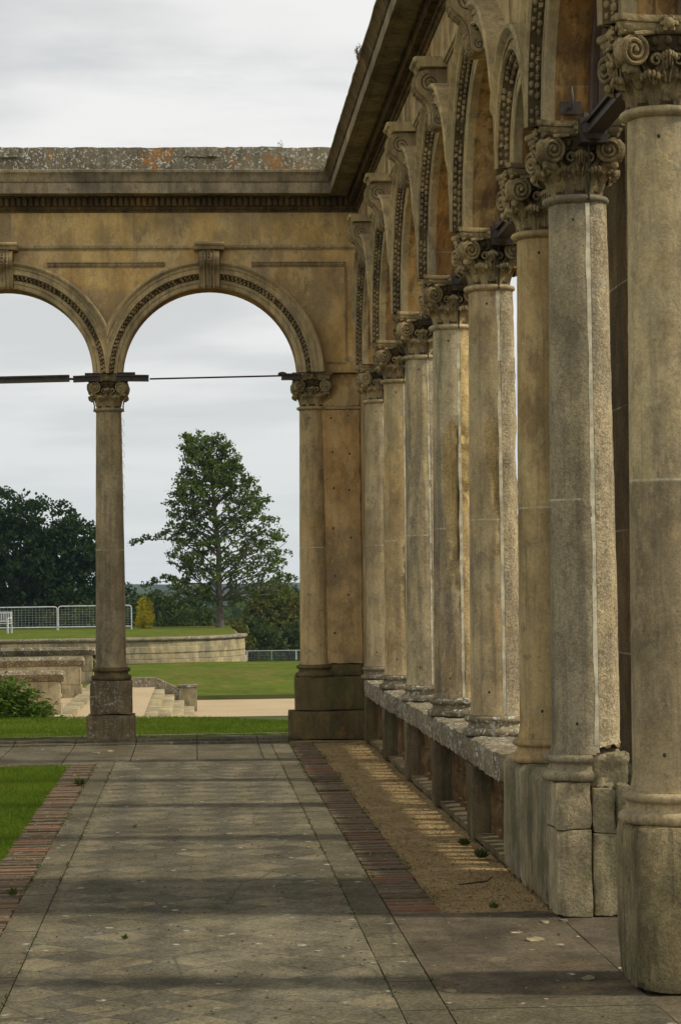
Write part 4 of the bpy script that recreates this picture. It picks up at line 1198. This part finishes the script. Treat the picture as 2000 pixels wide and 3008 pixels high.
def main_tree():
    t_ = thing('tree', 'tall airy green tree with open branches, framed in the middle arch', 'tree', (1.1, 101, PZ-.05))
    tr = MB(); lf = MB()
    H = 9.0
    trunk = [(0,0,0),(.0,0,.9),(-.05,0,2.0),(-.02,0,3.4),(-.15,0,5.0),(-.3,0,6.6),(-.5,0,8.2)]
    tr.tube(trunk, [.21,.15,.135,.12,.09,.06,.025], 8)
    def trunk_at(z):
        for i in range(len(trunk)-1):
            if trunk[i][2] <= z <= trunk[i+1][2]:
                return Vector(trunk[i]).lerp(Vector(trunk[i+1]), (z-trunk[i][2])/(trunk[i+1][2]-trunk[i][2]))
        return Vector(trunk[-1])
    # silhouette: half widths left / right against height above the foot
    prof = [(1.3,-1.2,1.6),(1.7,-2.9,3.0),(2.1,-3.3,3.6),(2.6,-2.3,3.5),(3.2,-2.1,3.45),(3.8,-2.6,3.2),(4.3,-2.7,2.9),(4.9,-2.3,2.7),(5.5,-2.4,2.1),(6.0,-2.45,1.9),(6.6,-2.0,1.75),(7.2,-1.7,1.1),(7.9,-1.65,.75),(8.5,-1.65,.35),(8.95,-1.55,-.1)]
    def ext(z):
        for i in range(len(prof)-1):
            if prof[i][0] <= z <= prof[i+1][0]:
                k = (z-prof[i][0])/(prof[i+1][0]-prof[i][0]); return (prof[i][1]+(prof[i+1][1]-prof[i][1])*k, prof[i][2]+(prof[i+1][2]-prof[i][2])*k)
        return prof[-1][1:]
    nl = 74
    for i in range(nl):
        z = 1.5+7.2*(i/nl)**.95
        side = random.choice((-1,1))
        az = random.uniform(-1.1,1.1)
        lo, hi = ext(min(z+.15, 8.9))
        reach = (hi if side > 0 else -lo)*random.uniform(.72,1.0)
        p0 = trunk_at(max(1.25, z-.55-.38*reach)); p1 = Vector((side*reach*math.cos(az)**.5, reach*math.sin(az)*.9, z+.1))
        if z < 2.5: p1.z -= .25
        pts = limb(tr, p0, p1, .045, .012, .12)
        for k in range(1, 6):
            t2 = k/5
            base = pts[k]
            for q in range(2 if k < 5 else 2):
                c = base+Vector((random.uniform(-.33,.33), random.uniform(-.45,.45), random.uniform(-.22,.30)))
                if random.random() < .85:
                    tr.tube([base, (base+c)/2+Vector((0,0,.03)), c], [.012,.009,.005], 4)
                    leafcloud(lf, c, .23*(.75+.5*random.random()), int(34*(.35+.65*t2)), .08)
    for _ in range(620):
        z = random.uniform(1.7, 8.7); lo, hi = ext(z); mid_ = (lo+hi)/2; hw_ = (hi-lo)/2
        a2 = random.uniform(0, 2*PI); rr_ = random.random()**.45
        c = Vector((mid_+hw_*rr_*math.cos(a2)*.97, hw_*rr_*math.sin(a2)*.9, z))
        if noise.noise(c*1.25+Vector((4,1,7))) + .6*noise.noise(c*3.1) < .08: continue
        leafcloud(lf, c, .22, 26, .08)
    for p in [(-3.9,0,3.95),(-3.55,0,4.05),(-3.2,0,4.15),(-2.8,0,4.2)]:      # the long thin branch at left
        leafcloud(lf, p, .22, 38, .085)
    limb(tr, trunk_at(3.6), (-3.9,0,3.95), .045, .008, .15)
    for p in [(-3.3,0,2.0),(-2.9,0,2.2),(-2.5,0,2.35),(-2.1,.2,2.2),(-1.7,0,2.1)]: leafcloud(lf, p, .25, 45, .085)
    limb(tr, trunk_at(2.0), (-3.3,0,2.0), .04, .008, .2)
    for p in [(-1.5,0,8.75),(-1.3,0,8.5),(-1.4,.1,8.2),(-.3,0,8.6),(-.1,0,8.4),(-.8,0,8.1),(-.6,.2,7.9)]: leafcloud(lf, p, .25, 50, .085)
    limb(tr, trunk_at(6.8), (-1.5,0,8.7), .03, .008, 0)
    tr.build('trunk', M['bark'], t_, 60)
    lf.build('crown', M['leaf_main'], t_, 0, weld=False, fix=False)
main_tree()

def bush(name, label, cat, loc, blobs, m, size, dens, trunk=None, group=None, bark='bark'):
    """blobs: (x,y,z,rx,rz): leaf clumps spread over uneven mounds"""
    t_ = thing(name, label, cat, loc, 0, group)
    lf = MB()
    for (x,y,z,rx,rz) in blobs:
        n = int(dens*rx*rz)
        for _ in range(n):
            d = rv(); 
            k = random.uniform(.55,1.0)**.5
            c = Vector((x,y,z))+Vector((d.x*rx*k, d.y*rx*k*.8, d.z*rz*k))
            if noise.noise(c*(1.4/max(.5,rx*.45))) < -.27: continue
            leafcloud(lf, c, size*2.6, 14, size, .7)
    lf.build('crown' if cat == 'tree' else 'foliage', m, t_, 0, weld=False, fix=False)
    tr = MB()
    if trunk:
        tr.tube([(0,0,0),(0,0,trunk[1])], [trunk[0], trunk[0]*.5], 7)
        for (x,y,z,rx,rz) in blobs: limb(tr, (0,0,trunk[1]*.5), (x,y,z), trunk[0]*.4, .02, 0)
        tr.build('trunk', M[bark], t_, 60)
    else:
        for (x,y,z,rx,rz) in blobs[:6]: limb(tr, (0,0,0), (x,y,z), .03, .01, 0, 3)
        tr.build('stem', M[bark], t_, 60)
    return t_

# big dark tree at left
bush('tree', 'broad dense dark tree filling the left arch beyond the barriers', 'tree', (-9.6,121,-2.0),
     [(-3.2,0,6.2,2.4,2.2),(-.8,0,7.6,2.1,1.5),(1.3,0,6.9,2.2,1.7),(3.2,0,5.6,2.0,1.8),(.2,0,5.0,3.3,2.2),(-4.6,0,3.9,2.4,2.3),(-2.0,0,3.2,3.0,1.8),(1.4,0,3.3,3.2,2.0),(3.9,0,3.6,1.9,2.0),(-5.2,0,7.2,2.0,1.5),(3.2,0,2.2,2.2,1.2),(-3.0,.5,5.0,2.6,2.0),(2.6,.8,4.6,2.6,2.2),(-.8,.8,6.2,2.6,2.0),(-3.6,1,2.0,2.8,1.4),(.4,1,1.6,3.4,1.3)],
     M['leaf_dark'], .13, 62, (.35,5.5))
bush('tree', 'small dark tree showing just right of the free-standing column', 'tree', (-4.0,126,-2.3),
     [(0,0,2.6,1.1,1.5),(.3,0,1.6,1.3,1.0)], M['leaf_dark'], .11, 55, (.1,2.4))
# bushes and trees behind the terrace
random.seed(11)
spots = [
 ('dark rounded bush behind the golden conifer', -1.6,118,-2.6,2.4,3.4,'leaf_hedge'),
 ('dull green bushy tree left of the tall tree trunk', .6,125,-3.0,2.6,3.4,'leaf_hedge'),
 ('pale olive bush low against the terrace, left of the tall tree trunk', 1.6,112,-2.0,1.2,1.6,'leaf_olive'),
 ('olive-green spreading tree right of the tall tree trunk', 4.6,132,-3.0,2.6,4.2,'leaf_olive'),
 ('olive bushy tree leaning on the far arcade pier', 7.6,134,-3.0,2.4,3.7,'leaf_olive'),
 ('dark evergreen mass between the two olive trees', 6.2,150,-3.2,2.8,4.2,'leaf_hedge'),
 ('low dark shrub under the tall tree', 3.0,118,-2.4,1.7,2.0,'leaf_hedge'),
 ('mid-green hedge tree behind the steel barriers', -6.2,112,-1.8,2.6,2.2,'leaf_hedge'),
 ('dusky bush behind the left barrier panel', -9.0,111,-1.8,2.4,2.1,'leaf_dark'),
 ('shadowy bush beside the barrier end post', -3.4,113,-2.0,1.5,2.1,'leaf_dark'),
 ('dark shrub below the olive trees by the wire fence', 5.2,128,-2.9,2.2,2.0,'leaf_hedge'),
 ('broad dark tree far right, seen beside the pier', 9.6,148,-3.2,2.8,4.4,'leaf_hedge'),
]
for lab, x, y, z, w, h, mk in spots:
    h *= 1.22
    bl_ = [(random.uniform(-.45,.45)*w, random.uniform(-.3,.3)*w, h*random.uniform(.35,.62), w*random.uniform(.5,.72), h*random.uniform(.26,.36)) for _ in range(5)]
    bl_ += [(0,0,h*.30,w*.95,h*.32),(random.uniform(-.3,.3)*w,0,h*.74,w*.42,h*.24)]
    bush('bush', lab, 'bush', (x,y,z), bl_, M[mk], .12, 46 if w > 2 else 70, None, 'bushes beyond the terrace')
# golden conifer
bush('golden_conifer', 'short rounded yellow conifer in front of the dark bushes', 'conifer', (-2.28,100.5,PZ-.05),
     [(0,0,.85,.30,.52),(.0,0,.45,.36,.42),(.03,0,1.22,.24,.26),(.20,0,.22,.26,.22),(-.16,0,.28,.22,.3)], M['leaf_gold'], .045, 800)
# little bush between the walls and column
bush('shrub', 'small green shrub between the low walls and the free-standing column', 'shrub', (-2.55,60,-.95),
     [(0,0,.5,.35,.45),(.1,0,.8,.22,.22)], M['leaf_bright'], .035, 900)
# leafy shrub in front of the nearest low wall
t_ = thing('shrub', 'leafy bright green shrub spilling over the near lawn edge at far left', 'shrub', (-2.66,28.9,-.33))
lf = MB(); stm = MB()
for i in range(420):
    a_ = random.uniform(0,2*PI); rr = random.uniform(0,1)**.6
    bx_, by_ = math.cos(a_)*rr*.80, math.sin(a_)*rr*.5
    top = Vector((bx_*1.15, by_*1.15, .25+.50*(1-rr**2)+random.uniform(-.08,.14)))
    base = Vector((bx_*.4, by_*.4, 0))
    stm.tube([base, (base+top)/2+Vector((0,0,.06)), top], [.006,.004,.002], 4)
    for k in range(11):
        p = base.lerp(top, .35+.65*k/10)+rv()*.02
        d = (Vector((bx_,by_,0))*.5+rv()).normalized(); d.z = d.z*.4+.15
        s1 = random.uniform(.055,.09)
        sd = d.cross(Vector((0,0,1)));
        if sd.length < .01: continue
        sd.normalize()
        tip = p+d*s1*1.5; tip.z -= .02
        mid = p+d*s1*.7; mid.z += .012
        lf.add([p, mid+sd*s1*.34, tip, mid-sd*s1*.34], [(0,1,2,3)])
lf.build('foliage', M['leaf_bright'], t_, 0, weld=False, fix=False); stm.build('stems', M['leaf_bright'], t_, 60)
# distant woods and hills
w = MB()
random.seed(5)
for i in range(2600):
    y = random.uniform(230,380); x = random.uniform(-.13,.16)*y
    c = (x,y,terr(x,y)+(-terr(x,y)-1.2-.004*y)*random.random()**.6*(1+.12*noise.noise(Vector((x*.05,y*.05,0)))))
    leafcloud(w, c, 2.2, 12, .8, .8)
stuff(w.build('far_wood', M['leaf_hedge'], None, 0, weld=False, fix=False), 'distant wood massed below the hills', 'wood')
def hill(name, y, h0, amp, fr, seed, dep):
    b = MB(); n = 160; m_ = 8
    vs = []
    for j in range(m_+1):
        for i in range(n+1):
            x = (-.5+i/n)*y*.9
            k = math.sin(PI*.5*min(1, j/m_*1.3))
            top = h0+amp*noise.noise(Vector((x*fr, seed, 0)))+amp*.25*noise.noise(Vector((x*fr*9, seed, 3)))
            vs.append((x, y+dep*j/m_, -25+(top+25)*k))
    b.add(vs, [(j*(n+1)+i, j*(n+1)+i+1, (j+1)*(n+1)+i+1, (j+1)*(n+1)+i) for j in range(m_) for i in range(n)])
    return struct(b.build(name, M['hill'], None, 60))
hill('hills', 900, -1.2, 2.2, .006, 1.0, 150)
hill('hills', 1150, 1.8, 3.2, .004, 5.5, 150)

# grass blades
def blades(name, region, n, z, h, label):
    b = MB()
    for _ in range(n):
        x, y = region()
        a_ = random.uniform(0,2*PI); w_ = random.uniform(.002,.004); hh = h*random.uniform(.5,1.3)
        dx, dy = math.cos(a_)*w_, math.sin(a_)*w_
        lx, ly = random.gauss(0,.35)*hh, random.gauss(0,.35)*hh
        b.add([(x-dx,y-dy,z),(x+dx,y+dy,z),(x+lx,y+ly,z+hh)], [(0,1,2)])
    return stuff(b.build(name, M['blade'], None, 0, weld=False, fix=False), label, 'grass')
random.seed(3)
blades('court_grass', lambda: (-1.155-2.1*random.random()**1.3, random.uniform(10.5,20.4)), 70000, -.018, .035, 'short green grass of the court lawn at left')
def near_reg():
    x = random.uniform(-3.4,1.8); return (x, random.uniform(23.31, edgeY(x)-.02))
blades('strip_grass', near_reg, 70000, -.022, .03, 'short grass of the lawn strip beyond the far arcade')

# weeds, chips, twig
def weed(x, y, z, r, label, n=60, nm='weed'):
    b = MB()
    for _ in range(n):
        a_ = random.uniform(0,2*PI); rr = random.random()*r
        h = random.uniform(.3,1)*r*.9
        p = Vector((x+math.cos(a_)*rr*.3, y+math.sin(a_)*rr*.3, z)); tip = Vector((x+math.cos(a_)*rr, y+math.sin(a_)*rr, z+h))
        s_ = Vector((-math.sin(a_), math.cos(a_), 0))*r*.10
        m_ = (p+tip)/2+Vector((0,0,h*.25))
        b.add([p, m_+s_, tip, m_-s_], [(0,1,2,3)])
    tag(b.build(nm, M['weed'], None, 0, weld=False, fix=False), label, 'weed', 'weeds in the paving')
weed(-.96,18.3,0,.075,'green weed tuft on the left brick edging near its far end',90)
weed(-.97,11.8,0,.05,'small weed on the left brick edging near the left edge of the picture',40)
weed(1.62,13.6,0,.06,'weed by the balustrade kerb behind the other one',80)
weed(1.64,12.95,0,.065,'weed by the balustrade kerb nearest the long pedestal',80)
weed(-.34,10.25,.0,.03,'tiny weed growing in the middle of the diamond paving',25)
weed(-.42,15.0,.0,.025,'tiny weed low in the paving further back',20)
weed(1.45,10.95,0,.04,'sparse weeds where the soil strip meets the brown slab',50)
b = MB()
for k in range(7):
    x, y, z = 1.40+random.uniform(-.015,.015), 18.3+random.uniform(-.05,.05), 5.93
    pts = [(x,y,z)]
    for q in range(6): pts.append((pts[-1][0]+random.uniform(-.012,.010), pts[-1][1], pts[-1][2]+random.uniform(.015,.03)))
    b.tube(pts, .0022, 4)
    for p in pts[1:]: 
        for _ in range(3): b.lump((p[0]+random.uniform(-.012,.012), p[1], p[2]+random.uniform(-.005,.01)), .004,.004,.006, n=4, m=2)
tag(b.build('cornice_weed', M['twig'], None, 0, weld=False), 'dry spindly weed growing on the edge of the right cornice against the sky', 'weed')
b = MB()
for k in range(5):
    x, y, z = .93+random.uniform(-.03,.03), 23.1, 6.16
    b.tube([(x,y,z),(x+random.uniform(-.02,.02),y,z+.05),(x+random.uniform(-.04,.04),y,z+random.uniform(.06,.11))], .002, 4)
tag(b.build('parapet_weed', M['twig'], None, 0, weld=False), 'thin grass stalks on top of the lichened parapet', 'weed')
b = MB(); b.tube([(1.37,11.75,.012),(1.45,11.78,.016),(1.53,11.86,.012),(1.58,11.98,.02)], [.004,.006,.005,.003], 5)
tag(b.build('twig', M['twig'], None, 60), 'thin dark twig lying on the soil strip', 'twig')
stn = stone('pale_chip', (.26,.235,.17), (.32,.28,.20))
chips = [(1.50,9.95,.05,'largest pale stone flake on the brown slab behind the nearest column'),(.98,8.75,.03,'pale feather-like chip on the brown slab right of the path joint'),(1.56,8.95,.03,'flat stone chip near the foot of the nearest pedestal'),
         (1.62,10.45,.02,'white chip below the broken base of the speckled grey column'),(1.72,10.5,.022,'second white chip by the foot of the speckled grey column'),(1.22,8.45,.014,'tiny white pebble in the dark band of shade'),
         (-.42,20.9,.05,'white scuffed chip on the cross path in front of the column'),(-.85,22.0,.045,'pale flake at the far side of the cross path'),(-.98,21.8,.05,'long pale flake on the cross path left of the column')]
for x, y, r, lab in chips:
    b = MB(); b.lump((x,y,.003), r, r*1.4, .006, n=9, m=3); b.wear(.01, 30)
    tag(b.build('stone_chip', stn, None, 0), lab, 'stone chip', 'pale chips on the paving')
# moss and grit gathered in the joints, litter blown over the paving
b = MB(); random.seed(21)
for jx, y0, y1, n in ((-.7535,7.5,20.4,420),(.7535,7.5,22.8,520),(-.915,7.5,20.4,900),(.93,10.8,22.8,700),(.93,7.5,10.8,60),(1.18,10.9,22.8,500)):
    for _ in range(n):
        y = random.uniform(y0, y1)
        if noise.noise(Vector((jx*9, y*1.1, 0))) < -.05: continue
        x = jx+random.gauss(0,.006 if abs(jx) < .8 else .014); h = random.uniform(.004,.016)
        a_ = random.uniform(0,2*PI); w_ = random.uniform(.003,.007)
        dx, dy = math.cos(a_)*w_, math.sin(a_)*w_
        b.add([(x-dx,y-dy,.0),(x+dx,y+dy,.0),(x+random.gauss(0,.006),y+random.gauss(0,.006),h)], [(0,1,2)])
stuff(b.build('joint_moss', M['weed'], None, 0, weld=False, fix=False), 'moss and fine weeds growing along the paving joints', 'moss')
for nm, mt, n, lab in (('leaf_litter', 'twig', 900, 'dry brown specks of litter scattered over the paving'), ('pale_grit', None, 620, 'pale grit and crumbs of stone scattered over the paving')):
    b = MB()
    for _ in range(n):
        x = random.uniform(-.9,1.7) if random.random() < .8 else random.uniform(-1.16,-.9); y = 7.6+13*random.random()**1.2
        if x > .92 and y > 10.8: continue
        r = random.uniform(.003,.008)*(1.6 if random.random() < .12 else 1)
        b.lump((x,y,.003), r, r*random.uniform(.7,1.6), r*.35, n=5, m=3)
    stuff(b.build(nm, M[mt] if mt else stn, None, 0, weld=False, fix=False), lab, 'litter')
# scattered small debris on the soil strip (uncountable)
b = MB(); random.seed(9)
for _ in range(2600):
    x = random.uniform(1.19,1.70); y = random.uniform(10.9,22.9); r = random.uniform(.002,.006)
    b.lump((x,y,-.006), r, r*1.2, r*.7, n=5, m=3)
stuff(b.build('loose_gravel', M['soil'], None, 0, weld=False, fix=False), 'loose gravel strewn over the soil strip', 'gravel')

# ------------------------------------------------------------------ light
EL = math.radians(40)
AZ = math.radians(-9.5)          # sun stands to the right (+X), very slightly towards the camera
sd = Vector((math.cos(EL)*math.cos(AZ), math.cos(EL)*math.sin(AZ), math.sin(EL)))
sl = bpy.data.lights.new('sun', 'SUN'); sl.energy = 3.4; sl.angle = math.radians(4.5); sl.color = (1.0,.93,.80)
so = bpy.data.objects.new('sun', sl); C.objects.link(so); so.rotation_euler = sd.to_track_quat('Z','Y').to_euler()
W = bpy.data.worlds.new('World'); S.world = W; W.use_nodes = True
nt = W.node_tree; nd = nt.nodes; lk = nt.links
bg = nd['Background']; sky = nd.new('ShaderNodeTexSky'); sky.sky_type = 'NISHITA'; sky.sun_disc = False
sky.sun_elevation = EL; sky.sun_rotation = math.radians(99.5); sky.air_density = 1.2; sky.dust_density = 3
tc = nd.new('ShaderNodeTexCoord')
sx = nd.new('ShaderNodeSeparateXYZ'); lk.new(tc.outputs['Generated'], sx.inputs[0])
def wm(op, a, b=None):
    n = nd.new('ShaderNodeMath'); n.operation = op
    for i, v in enumerate((a, b)):
        if v is None: continue
        if hasattr(v, 'is_linked'): lk.new(v, n.inputs[i])
        else: n.inputs[i].default_value = v
    return n.outputs[0]
zz = wm('ADD', wm('MAXIMUM', sx.outputs[2], 0.0), .10)
cb = nd.new('ShaderNodeCombineXYZ'); lk.new(wm('DIVIDE', sx.outputs[0], zz), cb.inputs[0]); lk.new(wm('DIVIDE', sx.outputs[1], zz), cb.inputs[1])
def wnoise(sc, det, vec, rough=.55, loc=(0,0,0), scl=(1,1,1)):
    mp = nd.new('ShaderNodeMapping'); lk.new(vec, mp.inputs[0]); mp.inputs['Location'].default_value = loc; mp.inputs['Scale'].default_value = scl
    n = nd.new('ShaderNodeTexNoise'); lk.new(mp.outputs[0], n.inputs['Vector']); n.inputs['Scale'].default_value = sc; n.inputs['Detail'].default_value = det; n.inputs['Roughness'].default_value = rough
    return n.outputs['Fac']
def wr(f, a, b, va=0, vb=1):
    n = nd.new('ShaderNodeMapRange'); n.interpolation_type = 'SMOOTHSTEP'; lk.new(f, n.inputs[0])
    for i, v in enumerate((a,b,va,vb)): n.inputs[i+1].default_value = v
    return n.outputs[0]
def wmix(f, a, b, mode='MIX'):
    n = nd.new('ShaderNodeMix'); n.data_type = 'RGBA'; n.blend_type = mode
    for i, v in ((0,f),(6,a),(7,b)):
        if hasattr(v, 'is_linked'): lk.new(v, n.inputs[i])
        elif i: n.inputs[i].default_value = (*v,1)
        else: n.inputs[i].default_value = v
    return n.outputs[2]
n1 = wnoise(1.1, 6, cb.outputs[0], .5, (3.1,.4,0)); n2 = wnoise(.9, 7, cb.outputs[0], .6, (7.3,2.2,0), (1,1.8,1))
CL = 10.0   # cloud radiance before the background strength of 0.1 is applied
shade = wmix(wr(n1, .40, .60), (.64*CL,.66*CL,.665*CL), (.88*CL,.88*CL,.87*CL))
skyc = wmix(1.0, sky.outputs[0], (.9,.9,.9), 'MULTIPLY')
cover = wr(n2, .30, .48, .82, 1.0)
fin = wmix(cover, skyc, shade)
low = wr(sx.outputs[2], .03, .17, .80, 0.0)
fin = wmix(low, fin, (.70*CL,.735*CL,.735*CL))
# unseen sky shaped to light the scene: dimmed overhead, brightened behind the camera
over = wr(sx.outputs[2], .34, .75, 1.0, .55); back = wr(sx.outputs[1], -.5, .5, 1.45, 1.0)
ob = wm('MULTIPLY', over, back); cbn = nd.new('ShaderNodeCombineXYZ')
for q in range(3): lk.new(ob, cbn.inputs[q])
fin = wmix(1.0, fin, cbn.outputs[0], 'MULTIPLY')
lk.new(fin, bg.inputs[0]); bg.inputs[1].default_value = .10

# haze
hz = NT('haze_air'); 
for n_ in list(hz.n):
    if n_.type != 'OUTPUT_MATERIAL': hz.n.remove(n_)
pv = hz.n.new('ShaderNodeVolumePrincipled'); pv.inputs['Color'].default_value = (.55,.74,1.0,1); pv.inputs['Density'].default_value = .00015; pv.inputs['Anisotropy'].default_value = .2
hz.l.new(pv.outputs[0], hz.n['Material Output'].inputs['Volume'])
b = MB(); b.box(-950,950,-40,1340,-27,14); ho = b.build('haze', hz.m, None, 0); ho['kind'] = 'stuff'

# ------------------------------------------------------------------ camera and view
cam = bpy.data.cameras.new('camera'); co = bpy.data.objects.new('camera', cam); C.objects.link(co); S.camera = co
cam.sensor_fit = 'HORIZONTAL'; cam.sensor_width = 36; cam.lens = 5133.66/1568*36; cam.clip_end = 5000; cam.clip_start = .1
co.matrix_world = Matrix.Translation((0,0,1.6)) @ Matrix.Rotation(-.0654,4,'Z') @ Matrix.Rotation(PI/2+.0329,4,'X') @ Matrix.Rotation(-.013,4,'Z')
S.view_settings.view_transform = 'Standard'; S.view_settings.look = 'None'; S.view_settings.exposure = 0; S.view_settings.gamma = 1
S.render.engine = 'CYCLES'
